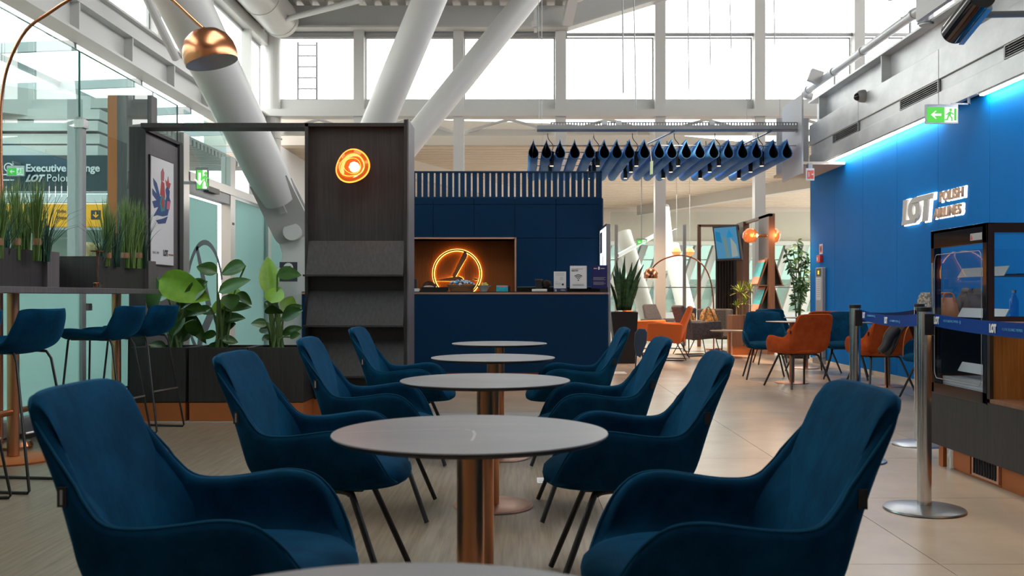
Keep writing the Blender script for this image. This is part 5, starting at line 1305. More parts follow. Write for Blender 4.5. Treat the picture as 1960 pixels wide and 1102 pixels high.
# bottles
for i, (px, lab) in enumerate(((1941, 'clear bottle on the lower shelf of the display case'),)):
    c = at(px, 590, 5.62); t = thing('bottle', (c.x, 5.62, .936), lab, 'bottle')
    obj('body', MB().lathe([(.022, 0), (.024, .004), (.024, .09), (.010, .12), (.010, .135)], (c.x, 5.62, .936), 20), glassmat('bottle_glass', (.6,.75,.9), 1.4), t, smooth=True)
    obj('cap', MB().lathe([(.012, .135), (.012, .15), (.0001, .15)], (c.x, 5.62, .936), 16), WHITEW, t)

# ------------------------------------------------------------------ blue wall fixtures
# halo-lit lettering, reads from the far end to the near end
t = thing('wall_lettering', (XW-.04, 10.8, 1.9), 'halo-lit LOT POLISH AIRLINES lettering on the blue wall', 'sign')
d_ = Vector((0,-1,0)); o_ = Vector((XW, 11.80, 1.915))
def poly_letters(nm, poly, x, grow=0):
    q = (sum(p[0] for p in poly)/len(poly), sum(p[1] for p in poly)/len(poly))
    return poly
for lay, off, m_, bld in (('glow', .012, HALO, .014), ('face', .05, WHITES, 0)):
    # stylised L-O-T of the mark
    def sub_(nm, poly, hole=None):
        f = 1.0
        c_ = (sum(p[0] for p in poly)/len(poly), sum(p[1] for p in poly)/len(poly))
        gw = [((p[0]-c_[0])*(1.05 if bld else 1) + c_[0], (p[1]-c_[1])*(1.07 if bld else 1) + c_[1]) for p in poly]
        obj(nm, MB().prism(gw, o_ + Vector((-off, 0, 0)), d_, Z_, (.012 if bld else .03, 0, 0)), m_, t)
    g_ = 1.035 if bld else 1.0
    LP = [[(.02,0),(.14,0),(.20,1),(.06,1)], [(.02,0),(.45,0),(.50,.17),(.04,.17)], [(.32,.80),(.98,.80),(1,1),(.44,1)], [(.68,0),(.81,0),(.87,.84),(.74,.84)]]
    LP.append([(.40 + .20*math.cos(R(10*k_)), .52 + .48*math.sin(R(10*k_))) for k_ in range(37)] + [(.40 + .055*math.cos(R(10*k_)), .52 + .19*math.sin(R(10*k_))) for k_ in range(36, -1, -1)])
    for nm_, pl_ in zip(('letter_l', 'letter_l_foot', 'letter_t_bar', 'letter_t', 'letter_o'), LP):
        if bld: q_ = ctr(pl_); pl_ = [(p_[0] + (.014 if p_[0] > q_[0] else -.010), p_[1] + (.04 if p_[1] > q_[1] else -.04)) for p_ in pl_] if nm_ != 'letter_o' else [(.40 + (p_[0]-.40)*(1.06 if i_ < 37 else .7), .52 + (p_[1]-.52)*(1.07 if i_ < 37 else .8)) for i_, p_ in enumerate(pl_)]
        obj(nm_, MB().prism([(p_[0]*.89, p_[1]*.30) for p_ in pl_], o_ + Vector((-off - .0015*len(nm_) + (.006 if 'o' == nm_[-1] else 0), 0, 0)), d_, Z_, (.02 if bld else .025, 0, 0)), m_, t)
    text('lettering_'+lay, 'POLISH', .15, o_ + Vector((-off + .01, -1.02, .19)), d_, Z_, .02, m_ if bld else mat('bronze_letter', (.55, .38, .27), .4), t, bold=.003+bld*.7, shear=.10, wide=1.2)
    text('lettering_'+lay, 'AIRLINES', .15, o_ + Vector((-off + .01, -.88, .015)), d_, Z_, .02, m_ if bld else mat('bronze_letter', (.55, .38, .27), .4), t, bold=.003+bld*.7, shear=.10, wide=1.12)
# fire point
def wy(px): return XW*F/(px-CX)
y = wy(1572)
t = thing('fire_alarm', (XW-.03, y, 1.5), 'small red fire alarm button at the far end of the blue wall', 'fire alarm')
obj('box', MB().box(XW-.05, XW, y-.09, y+.09, zof(502, y), zof(488, y)), REDP, t, bevel=.006); obj('glass', MB().box(XW-.053, XW-.05, y+.01, y+.06, zof(499, y), zof(492, y)), PAPER, t)
t = thing('fire_notice', (XW-.005, y, 1.6), 'small red and white fire notice above the alarm button', 'notice')
obj('sheet', MB().box(XW-.006, XW, y-.08, y+.08, zof(486, y), zof(467, y)), PAPER, t); obj('frame', MB().box(XW-.008, XW-.006, y-.06, y+.06, zof(483, y), zof(470, y)), ORP, t); obj('symbol', MB().prism(circ(.035, 12, (y, zof(476.5, y))), (XW-.009, 0, 0), (0,1,0), Z_, (.002,0,0)), DARKI, t)
t = thing('call_column', (XW-.05, y, 0), 'slim steel notice column with a yellow display at the far end of the blue wall', 'column')
a, b_ = wy(1581), wy(1568)
obj('case', MB().box(XW-.06, XW, a, b_, .10, zof(512, y)), ALU, t, bevel=.01)
obj('screen', MB().box(XW-.064, XW-.06, a+.05, b_-.05, zof(529, y), zof(514, y)), DARKI, t); obj('yellow_light', MB().box(XW-.067, XW-.064, (a+b_)/2-.03, (a+b_)/2+.03, zof(525, y), zof(518, y)), emis('yellow_light', (1,.65,.05), 1.5), t)
obj('notice', MB().box(XW-.064, XW-.06, a+.05, b_-.05, zof(574, y), zof(531, y)), PAPER, t)
for q in range(9): obj('line', MB().box(XW-.066, XW-.064, a+.09, b_-.09, zof(535+q*4, y)-.008, zof(535+q*4, y)), GREYI, t)
obj('foot', MB().box(XW-.1, XW, a-.02, b_+.02, 0, .10), GALVD, t)
# hydrant sign under the end board
p = at(1551, 334, 13.95)
t = thing('hydrant_sign', (p.x, 13.95, p.z-.07), 'small white and red hydrant sign hanging under the bulkhead end', 'sign')
obj('board', MB().box(p.x-.065, p.x+.055, 13.94, 13.96, p.z-.085, p.z+.09), PAPER, t); obj('hanger', MB().box(p.x-.03, p.x+.03, 13.945, 14.04, p.z+.09, 2.97), ALU, t); obj('red_square', MB().box(p.x-.045, p.x-.004, 13.935, 13.94, p.z-.06, p.z+.06).box(p.x+.004, p.x+.045, 13.935, 13.94, p.z-.06, p.z+.06), ORP, t)
obj('symbol', MB().box(p.x-.03, p.x-.02, 13.932, 13.935, p.z-.035, p.z+.035).box(p.x+.014, p.x+.036, 13.932, 13.935, p.z-.01, p.z+.01), WHITEI, t)
# dome camera
y = 4.6*F/(1655-CX); zc = zof(184, y)
t = thing('dome_camera', (4.55, y, zc-.08), 'small grey dome security camera on the metal bulkhead', 'camera')
obj('housing', MB().tube([(4.60, y, zc), (4.575, y, zc), (4.53, y, zc-.004), (4.505, y, zc-.008)], [.085, .085, .078, .06], 28), ALU, t, smooth=True)
obj('dome', MB().tube([(4.52, y, zc-.006), (4.49, y, zc-.012), (4.465, y, zc-.018), (4.452, y, zc-.02)], [.056, .052, .034, .006], 24), BLACKG, t, smooth=True)
# pipes and fittings above the bulkhead
t = thing('sprinkler_pipe', (4.55, 12, 4.25), 'long galvanised pipe running above the metal bulkhead', 'pipe')
ZP = 4.34
obj('pipe', MB().cyl((4.58, 15.5, ZP), (4.58, 6.0, ZP), .055, n=24), GALV, t, smooth=True)
for yy in (15.45, 14.2, 13.0, 11.3, 10.9): obj('coupling', MB().cyl((4.58, yy, ZP), (4.58, yy-.06, ZP), .068, n=24), GALV, t, smooth=True)
obj('elbow', MB().tube(spline([(4.58, 15.5, ZP), (4.58, 15.62, ZP-.0), (4.62, 15.68, ZP-.03), (4.72, 15.68, ZP-.05)], 4), .055, 16), GALV, t, smooth=True)
for yy in (14.4, 11.6, 9.2): obj('hanger', MB().box(4.66, 4.68, yy, yy+.03, 4.165, ZP+.06).box(4.56, 4.68, yy, yy+.03, ZP+.055, ZP+.065), GALVD, t)
pj = 10.95
obj('down_pipe', MB().cyl((4.58, pj, ZP+.9), (4.58, pj, ZP-.22), .075, n=24), GALV, t, smooth=True)
obj('coupling', MB().cyl((4.58, pj, ZP+.12), (4.58, pj, ZP+.02), .09, n=24).cyl((4.58, pj, ZP-.1), (4.58, pj, ZP-.2), .09, n=24), GALVD, t, smooth=True)
obj('branch', MB().cyl((4.58, pj, ZP+.1), (4.1, pj, ZP+.1), .028, n=14).cyl((4.2, pj, ZP+.1), (4.16, pj, ZP+.1), .04, n=14), GALVD, t, smooth=True)
p = at(1562, 145, 14.6)
t = thing('sensor_box', (p.x, 14.6, p.z-.1), 'tilted white sensor box clamped to the pipe end above the bulkhead', 'sensor')
obj('box', MB().prism([(-.12, -.06), (.06, -.13), (.13, .06), (-.05, .12)], p, X_, Z_, (0,.1,0)), WHITEW, t, bevel=.01)
obj('arm', MB().cyl((p.x, 14.65, p.z+.06), (4.58, 14.65, ZP+.05), .016, n=10), GALVD, t)
# infrared heater / floodlight at the top right
t = thing('radiant_heater', (4.3, 8.6, 4.0), 'dark cylindrical radiant heater angled over the bulkhead at the top right', 'heater')
a = at(1826, 62, 9.0); b_ = at(1880, -8, 8.4)
ax = (b_-a)
obj('housing', MB().tube([a, b_], [.115, .115], 24), BLACKG, t, smooth=True)
obj('end_cap', MB().tube([a - ax.normalized()*.02, a], [.10, .118], 24), STEELB, t, smooth=True)
obj('reflector', MB().bar(a + Vector((.06,0,-.07)), b_ + Vector((.06,0,-.07)), .05, .10), STEELB, t)
obj('bracket', MB().cyl((a+b_)/2 + Vector((.1,0,0)), Vector((4.75, 8.5, zof(38, 8.7))), .03, n=12), GALVD, t, smooth=True)
obj('shade_plate', MB().box(4.0, 4.05, 7.9, 9.8, zof(20, 9.0)+.12, zof(20, 9.0)+.55), WHITEW, t)

# ------------------------------------------------------------------ hanging baffle rack
YB0, YB1 = 14.0, 16.75
t = thing('cable_tray', (2.3, 14.2, 3.45), 'long grey perforated cable tray hung on thin wires above the blue baffles', 'cable tray')
zA = zof(249, 14.2); x0, x1 = xof(1028, 14.2), 4.05
m = MB().box(x0, x1, 14.15, 14.155, zA, zA+.065).box(x0, x1, 14.15, 14.35, zA, zA+.004).box(x0, x1, 14.345, 14.35, zA, zA+.065)
obj('tray', m, ALU, t)
m = MB(); x = x0+.2
while x < x1: m.box(x, x+.02, 14.20, 14.21, zA+.065, zA+.115); x += .042
m.box(x0+.2, x1, 14.20, 14.21, zA+.105, zA+.118)
obj('rack', m, ALU, t, kind='stuff')
for px in (1157, 1184, 1362): obj('junction_box', MB().box(xof(px-5, 14.2), xof(px+5, 14.2), 14.14, 14.22, zA+.065, zA+.13), WHITEW, t, bevel=.005)
t = thing('baffle_rack', (2.3, 14.3, 3.2), 'thin steel rack rods on chains carrying the blue felt baffles', 'rack')
for i, yy in enumerate((14.25, 14.9, 15.6, 16.4)):
    obj('rod', MB().cyl((xof(1014, 14.25), yy, 3.27), (4.05, yy, 3.27), .009, n=8), STEELB, t)
for px, qx in ((1042, 1037), (1138, 1132)):
    m = MB(); 
    for k_ in range(14):
        pa_ = at(px + (qx-px)*k_/14, 250 + 25*k_/14, 14.2); pb_ = at(px + (qx-px)*(k_+.8)/14, 250 + 25*(k_+.8)/14, 14.2)
        m.bar(pa_, pb_, .02 if k_ % 2 else .008, .008)
    obj('chain', m, STEELB, t)
for px in (1218, 1245, 1430): obj('tie', MB().cyl(at(px+48 if px > 1230 else px+2, 250, 14.2), at(px-5 if px > 1230 else px, 275, 15), .012 if px > 1230 else .004, n=6), STEELB, t)
xsb = [1021, 1046, 1072, 1100, 1129, 1157, 1181, 1205, 1234, 1262, 1286, 1314, 1340, 1367, 1395, 1422, 1449, 1481, 1507]
def make_baffle(x, label):
    t = thing('felt_baffle', (x, YB0, 2.95), label, 'baffle', 'blue felt baffles on the rack')
    zt_ = 3.305; sec = [(0, 0), (-.012, -.04), (-.035, -.09), (-.062, -.14), (-.072, -.18), (-.062, -.22), (-.035, -.247), (0, -.256), (.035, -.247), (.062, -.22), (.072, -.18), (.062, -.14), (.035, -.09), (.012, -.04), (.004, 0.0)]
    rows = []
    for j in range(5):
        yy = YB0 + (YB1-YB0)*j/4
        rows.append([(x + p[0] + .004*math.sin(j*3+p[1]*20), yy, zt_ + p[1]) for p in sec])
    obj('felt', MB().grid(rows), BLUEFELT, t, smooth=True, fix=False, angle=60, solid=.004)
    obj('inner_shade', MB().grid([[(x + (p[0]-x)*.93, p[1]+.02, 3.13 + (p[2]-3.13)*.93) for p in r_] for r_ in rows]), BLACKF, t, smooth=True, fix=False)  # black inner layer paints in the shade inside the hollow baffle
    obj('fin', MB().box(x-.003, x+.003, YB0, YB1, zt_, zt_+.02), BLUEFELT, t)
    return t
bf0 = make_baffle(xof(xsb[0], YB0), 'leftmost hanging blue felt baffle')
ordn = 'second third fourth fifth sixth seventh eighth ninth tenth eleventh twelfth thirteenth fourteenth fifteenth sixteenth seventeenth eighteenth nineteenth twentieth twenty-first twenty-second'.split()
for i, px in enumerate(xsb[1:]):
    dup(bf0, (xof(px, YB0), YB0, 2.95), 0, '%s hanging blue felt baffle counted from the left end of the rack' % ordn[i])
def make_spot(x, y, label):
    t = thing('track_spot', (x, y, 2.95), label, 'spotlight', 'black spotlights between the baffles')
    obj('can', MB().cyl((x, y, 2.98), (x, y, 3.19), .034, n=16), BLACKM, t, smooth=True)
    obj('lens', MB().cyl((x, y, 2.974), (x, y, 2.98), .028, n=16), emis('spot_lens', (1, .75, .5), 2.0) if 'spot_lens' not in bpy.data.materials else bpy.data.materials['spot_lens'], t)
    obj('cable', MB().tube(spline([(x, y, 3.19), (x+.02, y, 3.28), (x-.05, y, 3.38), (x-.06, y, 3.46)], 4), .006, 6), BLACKM, t)
    return t
sp0 = make_spot(xof(1056, 14.3), 14.3, 'black spotlight at the left end of the baffle rack')
ordr = ['front', 'second', 'third', 'fourth']
for j, yy in enumerate((14.3, 15.0, 15.8)):
    for i, px in enumerate((1056, 1144, 1218, 1298, 1376, 1458)):
        if i == 0 and j == 0: continue
        dup(sp0, (xof(px, 14.3), yy, 2.95), 0, 'black spotlight, %s of its row, in the %s row between the baffles' % (['first','second','third','fourth','fifth','sixth'][i], ordr[j]))
# hanging wires and rods from the roof
wires = [(1030,0,1032,240,14.3,.003,'wire holding the left end of the cable tray'), (1037,0,1037,240,14.3,.006,'thicker rod at the left end of the cable tray'), (1191,0,1193,178,14.6,.011,'long hanging steel rod right of the column'), (1212,0,1217,208,14.8,.009,'longest hanging steel rod'),
         (1315,0,1319,174,15,.008,'hanging steel rod in the middle window'), (1356,0,1360,126,15,.008,'shorter hanging rod in the middle window'), (1394,0,1400,93,15,.008,'shortest hanging rod left of the right column'), (1423,0,1430,240,14.3,.003,'thin wire holding the middle of the tray'), (1480,0,1483,86,15,.008,'short hanging rod right of the right column'), (1487,0,1493,238,14.3,.003,'thin wire at the right end of the tray')]
for a0, a1, b0, b1, Y, r, lab in wires:
    tag(obj('hanging_rod', MB().cyl(at(a0, a1-90, Y), at(b0, b1, Y), r, n=8), ALU if r > .004 else GALVD, fix=False), lab, 'rod', 'rods and wires hanging from the roof')
# small paper sign on the baffles
p = at(1247, 321, 13.9)
t = thing('hanging_sign', (p.x, 13.9, p.z-.1), 'small green sign hanging on a string before the baffles', 'sign')
obj('board', MB().prism([(-.022, -.1), (.02, -.09), (.024, .1), (-.018, .09)], p, X_, Z_, (0,.006,0)), mat('pale_green_sign', (.35,.55,.40), .5), t); obj('string', MB().cyl((p.x, 13.9, p.z+.09), (p.x-.01, 14.16, 3.49), .003, n=6), ALU, t)
BLACKS = mat('darkened_steel', (.085, .085, .09), .5)  # darkened so the ladder still shows against the overexposed sky
# ladder outside
t = thing('roof_ladder', (-4.9, 22.5, 4.6), 'grey steel access ladder outside the upper left window', 'ladder')
xa, xb = xof(570, 22.5), xof(606, 22.5)
for xx in (xa, xb): obj('rail', MB().box(xx-.02, xx+.02, 22.5, 22.54, 4.5, zof(80, 22.5)), BLACKS, t)
for py_ in (86, 106.5, 127.5, 148.5, 169.5, 190): obj('rung', MB().box(xa, xb, 22.505, 22.535, zof(py_, 22.5)-.012, zof(py_, 22.5)+.012), BLACKS, t)
# neighbouring facade outside, faint
t = S('exterior_facade', MB().box(-4, 9, 70, 74, 4, 17), mat('pale_facade', (.80, .82, .83), .8))
for i in range(8): obj('glazing', MB().box(-2.5+i*1.3, -1.6+i*1.3, 69.9, 70, 12.5, 15.2), mat('pale_glazing', (.70,.73,.74), .5) if i == 0 else bpy.data.materials['pale_glazing'], t)

# ------------------------------------------------------------------ far lounge: glass screen, furniture
t = thing('far_glass_screen', (3, 20.6, 0), 'clear glass screen with slim posts closing the far lounge', 'glass screen')
obj('pane', MB().box(1.9, 6.6, 20.6, 20.61, .05, zof(405, 20.6)), glassmat('pale_glass', (.92, .96, .945), 1.4), t)
for px in (1179.5, 1310): x = xof(px, 20.6); obj('post', MB().box(x-.035, x+.035, 20.58, 20.63, 0, zof(430, 20.6)), ALU, t)
obj('rail', MB().box(1.9, 6.6, 20.6, 20.61, zof(551, 20.6), zof(549, 20.6)), ALU, t)
# snake plant in a tall pot
Yp = 15.1; xa, xb = xof(1169, Yp), xof(1221, Yp); xa2, xb2 = xof(1180, Yp), xof(1216, Yp); hp = zof(597, Yp)
t = thing('snake_plant', ((xa+xb)/2, Yp+.2, 0), 'tall snake plant in a tapered black pot right of the navy counter', 'plant')
obj('pot', MB().hexa([(xa2, Yp, 0), (xb2, Yp, 0), (xb2, Yp+.32, 0), (xa2, Yp+.32, 0)], [(xa, Yp-.04, hp), (xb, Yp-.04, hp), (xb, Yp+.4, hp), (xa, Yp+.4, hp)]), mat('black_pot', (.010,.009,.009), .6), t, bevel=.008)
obj('soil', MB().box(xa+.03, xb-.03, Yp, Yp+.35, hp-.001, hp+.004), SOIL, t)
for (bx, tx_, ty, w) in ((1185,1180,497,9),(1190,1196,490,9),(1196,1224,492,10),(1200,1232,506,9),(1188,1172,520,8),(1182,1168,540,7),(1198,1210,502,9),(1192,1186,512,9),(1204,1226,530,8),(1194,1204,520,9),(1186,1176,508,8),(1200,1216,515,8),(1190,1198,530,9),(1184,1190,540,8),(1206,1222,548,7)):
    rr = random.Random(bx*tx_); yb = Yp + .18 + rr.uniform(-.12, .12)
    a = at(bx, 594, yb); b_ = at(tx_, ty, yb + rr.uniform(-.1, .1)); n = 7; rows = []
    for i in range(n+1):
        v = i/n; c = a.lerp(b_, v) + Vector(((b_.x-a.x)*(v*v-v)*.5, 0, 0)); ww = w*Yp/F*.37*(.7+.5*math.sin(v*2.4))*(1 if v < .75 else (1-v)/.25*.98+.02); an = rr.uniform(-.3, .3)+v*.5
        rows.append([c - Vector((ww*math.cos(an), ww*math.sin(an)+.012, 0)), c, c + Vector((ww*math.cos(an), ww*math.sin(an)-.012, 0))])
    obj('leaf', MB().grid(rows), SNAKE, t, smooth=True, fix=False, angle=180, solid=.004)
# lounge chairs
def lounge(label, m_, loc, rz, w=.62):
    t = thing('lounge_armchair', (0,0,0), label, 'armchair')     # faces +X
    obj('backrest', MB().hexa([(-.22, -w/2+.02, .28), (-.14, -w/2+.02, .36), (-.14, w/2-.02, .36), (-.22, w/2-.02, .28)], [(-.44, -w/2+.10, .86), (-.38, -w/2+.10, .90), (-.38, w/2-.10, .90), (-.44, w/2-.10, .86)]), m_, t, bevel=.02, sub=0)
    obj('seat', MB().hexa([(-.22, -w/2+.03, .28), (.34, -w/2+.03, .32), (.34, w/2-.03, .32), (-.22, w/2-.03, .28)], [(-.2, -w/2+.03, .40), (.36, -w/2+.03, .44), (.36, w/2-.03, .44), (-.2, w/2-.03, .40)]), m_, t, bevel=.025)
    for s in (-1, 1):
        y0, y1 = (w/2-.03, w/2+.03) if s > 0 else (-w/2-.03, -w/2+.03); o2 = s*.05
        obj('arm', MB().hexa([(-.28, y0, .28), (.30, y0, .33), (.30, y1, .33), (-.28, y1, .28)], [(-.32, y0+o2, .60), (.26, y0+o2, .62), (.26, y1+o2, .62), (-.32, y1+o2, .60)]), m_, t, bevel=.025)
        obj('sled', MB().tube([(.2, s*w*.42, .33), (.28, s*w*.46, .012), (.22, s*w*.46, .008), (-.30, s*w*.46, .008), (-.36, s*w*.46, .012), (-.2, s*w*.42, .30)], .009, 8), BLACKM, t, smooth=True)
    t.location = loc; t.rotation_euler = (0, 0, rz); return t
lounge('orange armchair facing right at the left side of the far lounge', ORANGE, (2.28, 17.5, 0), R(-20))
lounge('orange armchair turned away toward its twin in the far lounge', ORANGE, (2.40, 16.05, 0), R(165))
lounge('grey wool armchair with flared arm left of the coffee table', GREYW, (3.16, 17.25, 0), R(15), .64)
lounge('small pale grey armchair behind the grey one in the far lounge', GREYL, (2.85, 19.3, 0), R(-50), .56)
t = thing('occasional_chair', (1.8, 13.6, 0), 'slim blue side chair between the snake plant and the orange armchair', 'chair')
p = at(1226, 640, 14.0)
obj('backrest', MB().prism([(-.06,-.30), (.0,-.34), (.09,-.12), (.10,.03), (.07,.08), (-.02,.09), (-.08,.02), (-.09,-.15)], p, X_, Z_, (0,.04,0)), mat('denim_velvet', (.03,.06,.10), .9, sheen=.3), t, bevel=.012)
for a_, b_ in ((1220, 1216), (1228, 1232)): obj('leg', MB().cyl(at(a_, 662, 14.05), Vector((xof(b_, 14.05), 14.05, 0)), .01, n=8), BLACKM, t)
# sofa with bags
t = thing('sofa', (3.7, 18.4, 0), 'grey two-seat sofa with dark panel backrests in the far lounge', 'sofa')
xa, xb, Ys = xof(1303, 18.4), xof(1397, 18.4), 18.4
obj('seat', MB().box(xa+.05, xb-.02, Ys-.35, Ys+.25, .28, .42), GREYL, t, bevel=.03)
obj('backrest', MB().box(xa, xa+.34, Ys+.2, Ys+.3, .40, zof(589, Ys)), NAVYW, t, bevel=.03); obj('backrest', MB().box(xa+.36, xb, Ys+.2, Ys+.3, .40, zof(591, Ys)), GREYW, t, bevel=.03)
obj('side_wing', MB().box(xb-.04, xb+.02, Ys-.2, Ys+.25, .40, zof(591, Ys)), GREYW, t, bevel=.02); obj('arm', MB().box(xb-.1, xb+.12, Ys-.42, Ys-.25, .36, .58), GREYL, t, bevel=.05)
for xx in (xa+.1, xb-.1): obj('leg', MB().tube([(xx, Ys-.3, .28), (xx, Ys-.32, .01), (xx, Ys+.25, .01), (xx, Ys+.22, .28)], .012, 8), BLACKM, t)
for (p0, p1, q0, q1, lab) in ((1309, 1334, 600, 616, 'gold brocade bag on the left sofa seat'), (1338, 1375, 592, 617, 'larger gold brocade bag with straps on the sofa')):
    Yb = 18.15; xa_, xb_ = xof(p0, Yb), xof(p1, Yb); z0_ = .421; z1_ = zof(q0, Yb); xc_ = (xa_+xb_)/2
    tt = thing('brocade_bag', (xc_, Yb, z0_), lab, 'bag')
    rows = []
    for i in range(8):
        v = i/7; ww = (xb_-xa_)/2*(1-.5*v**3)
        rows.append([(xc_ + ww*math.cos(a) + .015*math.sin(a*4+i), Yb + .12*(1-.5*v)*math.sin(a), z0_ + (z1_-z0_)*v + .012*math.sin(a*3+i*2)) for a in [2*math.pi*k_/24 for k_ in range(25)]])
    rows.append([(xc_, Yb, z1_)]*25)
    obj('body', MB().grid(rows), GOLDF, tt, smooth=True, fix=False, angle=60)
    obj('strap', MB().tube(spline([(xa_+.05, Yb-.08, z0_+.06), (xc_-.02, Yb-.05, z1_+.05), (xb_-.04, Yb-.1, z0_+.08)], 6), .012, 6), LEATHB, tt, smooth=True)
# coffee table
t = thing('coffee_table', (xof(1396, 16.6), 16.6, 0), 'low round coffee table on a copper column in the far lounge', 'table')
xc_ = xof(1396, 16.6); zt_ = zof(632, 16.6)
obj('tabletop', MB().lathe([(.31, zt_-.02), (.33, zt_-.006), (.33, zt_), (.0001, zt_)], (xc_, 16.6, 0), 48), mat('taupe_top', (.30,.26,.22), .4), t, smooth=True, angle=30)
obj('column', MB().cyl((xc_, 16.6, .01), (xc_, 16.6, zt_-.02), .035), COPPER, t, smooth=True); obj('base_plate', MB().lathe([(.25, 0), (.25, .012), (.0001, .014)], (xc_, 16.6, 0), 40), COPPERP, t)
# small arc lamp
Yq = 18.9
t = thing('arc_lamp', (xof(1366, Yq), Yq, 0), 'small distant copper arc lamp over the far lounge seats', 'floor lamp')
obj('arc_tube', MB().tube(spline([Vector((xof(1366, Yq), Yq, .03)), at(1366, 600, Yq), at(1364, 560, Yq), at(1356, 525, Yq), at(1340, 502, Yq), at(1318, 491, Yq), at(1295, 489, Yq), at(1270, 496, Yq), at(1255, 506, Yq), at(1249, 514, Yq)], 5), .014, 8), COPPERS, t, smooth=True)
obj('base', MB().lathe([(.16, 0), (.16, .03), (.02, .04)], (xof(1366, Yq), Yq, 0), 24), COPPERS, t)
c = at(1246, 533, Yq)
obj('shade', MB().lathe([(.14, 0), (.145, .03), (.14, .1), (.11, .17), (.05, .21), (.0001, .215)], c, 28, caps=False), COPPERS, t, smooth=True, angle=70)
obj('shade_lining', MB().lathe([(.135, .002), (.138, .03), (.1, .16), (.0001, .2)], c, 28), emis('lamp_inside', (1, .75, .45), 2.5), t)
for px in (1295, 1320):
    p = at(px, 482, 27)
    t = thing('glass_pendant', (p.x, 27, p.z-.15), 'small amber glass pendant lamp %s' % ('nearest the white strut' if px < 1300 else 'beside the slim glass screen post'), 'lamp', 'amber glass lamps')
    obj('glass', MB().lathe([(.02, -.13), (.1, -.08), (.14, 0), (.1, .09), (.03, .13)], p, 18, jit=lambda a, z: 1+.08*math.sin(3*a)), mat('amber_glass', (.6,.2,.08), .15, .6, emit=((1,.4,.1), .8)), t, smooth=True); obj('cord', MB().cyl((p.x, 27, p.z+.12), (p.x, 27, 4.42), .005, n=6), ALU, t)
t = thing('linear_light', (3, 24, 2.3), 'thin slanting linear ceiling light in the far hall', 'strip light')
obj('housing', MB().bar(at(1182, 489, 24), at(1266, 443, 27), .06, .08), ALU, t); obj('diffuser', MB().bar(at(1182, 490, 24) - Vector((0,0,.03)), at(1266, 444, 27) - Vector((0,0,.03)), .04, .02), emis('linear_glow', (1, .85, .6), 2.2), t)
# oak portal unit with TV, wall lamps and magazines
YU0, YU1 = 17.5, 20.2; XU = 4.50; zu = 2.55
t = thing('oak_portal', (4.3, 18.9, 0), 'brown oak open portal with slatted panel at the far end of the lounge', 'portal')
xl = xof(1338, YU1)
obj('post', MB().box(xl-.035, xl+.035, YU1-.03, YU1+.04, 0, zu), BROWNW, t)
obj('top_beam', MB().box(xl, XU, YU1-.03, YU1+.04, zu-.05, zu), BROWNW, t)
obj('side_beam', MB().box(XU-.02, XU+.05, YU0, YU1, zu-.05, zu), BROWNW, t)
obj('column', MB().box(XU-.06, XU+.06, 19.35, 19.95, .15, zu), BROWNW, t)
xs0 = xof(1370, YU1)
obj('panel_back', MB().box(xs0, XU, YU1+.0, YU1+.03, .15, zof(442, YU1)), DARKW, t)
x = xs0
while x < XU-.04: obj('slat', MB().box(x, x+.035, YU1-.03, YU1, .15, zof(442, YU1)), DARKW2 if 0 else DARKW, t); x += .06
obj('end_panel', MB().box(XU-.02, XU+.09, YU0, YU0+.05, .05, zu), BROWNW, t)
obj('shelf_panel', MB().box(XU-.02, XU+.07, YU0+.05, YU0+.75, .15, zu), DARKW2, t)
obj('plinth', MB().box(XU-.04, XU+.09, YU0+.02, YU1, 0, .15), COPPERP, t)
for zz in (zof(545, YU0), zof(598, YU0), zof(652, YU0)):
    for s in (-1, 1):
        xb_ = XU-.02 if s < 0 else XU+.07
        obj('shelf', MB().hexa([(xb_+s*.16, YU0+.05, zz), (xb_+s*.18, YU0+.05, zz), (xb_+s*.18, YU0+.7, zz), (xb_+s*.16, YU0+.7, zz)] if s > 0 else [(xb_-.18, YU0+.05, zz), (xb_-.16, YU0+.05, zz), (xb_-.16, YU0+.7, zz), (xb_-.18, YU0+.7, zz)],
            [(xb_, YU0+.05, zz+.5), (xb_+.02, YU0+.05, zz+.5), (xb_+.02, YU0+.7, zz+.5), (xb_, YU0+.7, zz+.5)]), BROWNW, t)
        obj('ledge', MB().box(xb_, xb_+s*.2, YU0+.05, YU0+.7, zz-.02, zz), BROWNW, t)
for k_, (zz, lab) in enumerate(((zof(545, YU0), 'turquoise and coral magazines on the upper shelf of the oak portal'), (zof(598, YU0), 'turquoise and coral magazines on the middle shelf of the oak portal'), (zof(652, YU0), 'turquoise and coral magazines on the lowest shelf of the oak portal'))):
    tt = thing('magazine', (XU-.15, YU0+.4, zz), lab, 'magazine', 'magazines on the oak portal')
    def qd(a0, a1, dx):
        f = lambda a: (XU-.20 + .155*a/.5 - dx, zz + a)
        p0, p1 = f(a0), f(a1)
        return MB().hexa([(p0[0]-.012, YU0+.08, p0[1]), (p0[0], YU0+.08, p0[1]), (p0[0], YU0+.6, p0[1]), (p0[0]-.012, YU0+.6, p0[1])], [(p1[0]-.012, YU0+.08, p1[1]), (p1[0], YU0+.08, p1[1]), (p1[0], YU0+.6, p1[1]), (p1[0]-.012, YU0+.6, p1[1])])
    obj('cover_print', qd(.15, .42, .004), TURQ, tt); obj('lower_print', qd(.02, .15, .004), CORAL, tt); obj('top_strip', qd(.42, .46, .004), CORAL, tt)
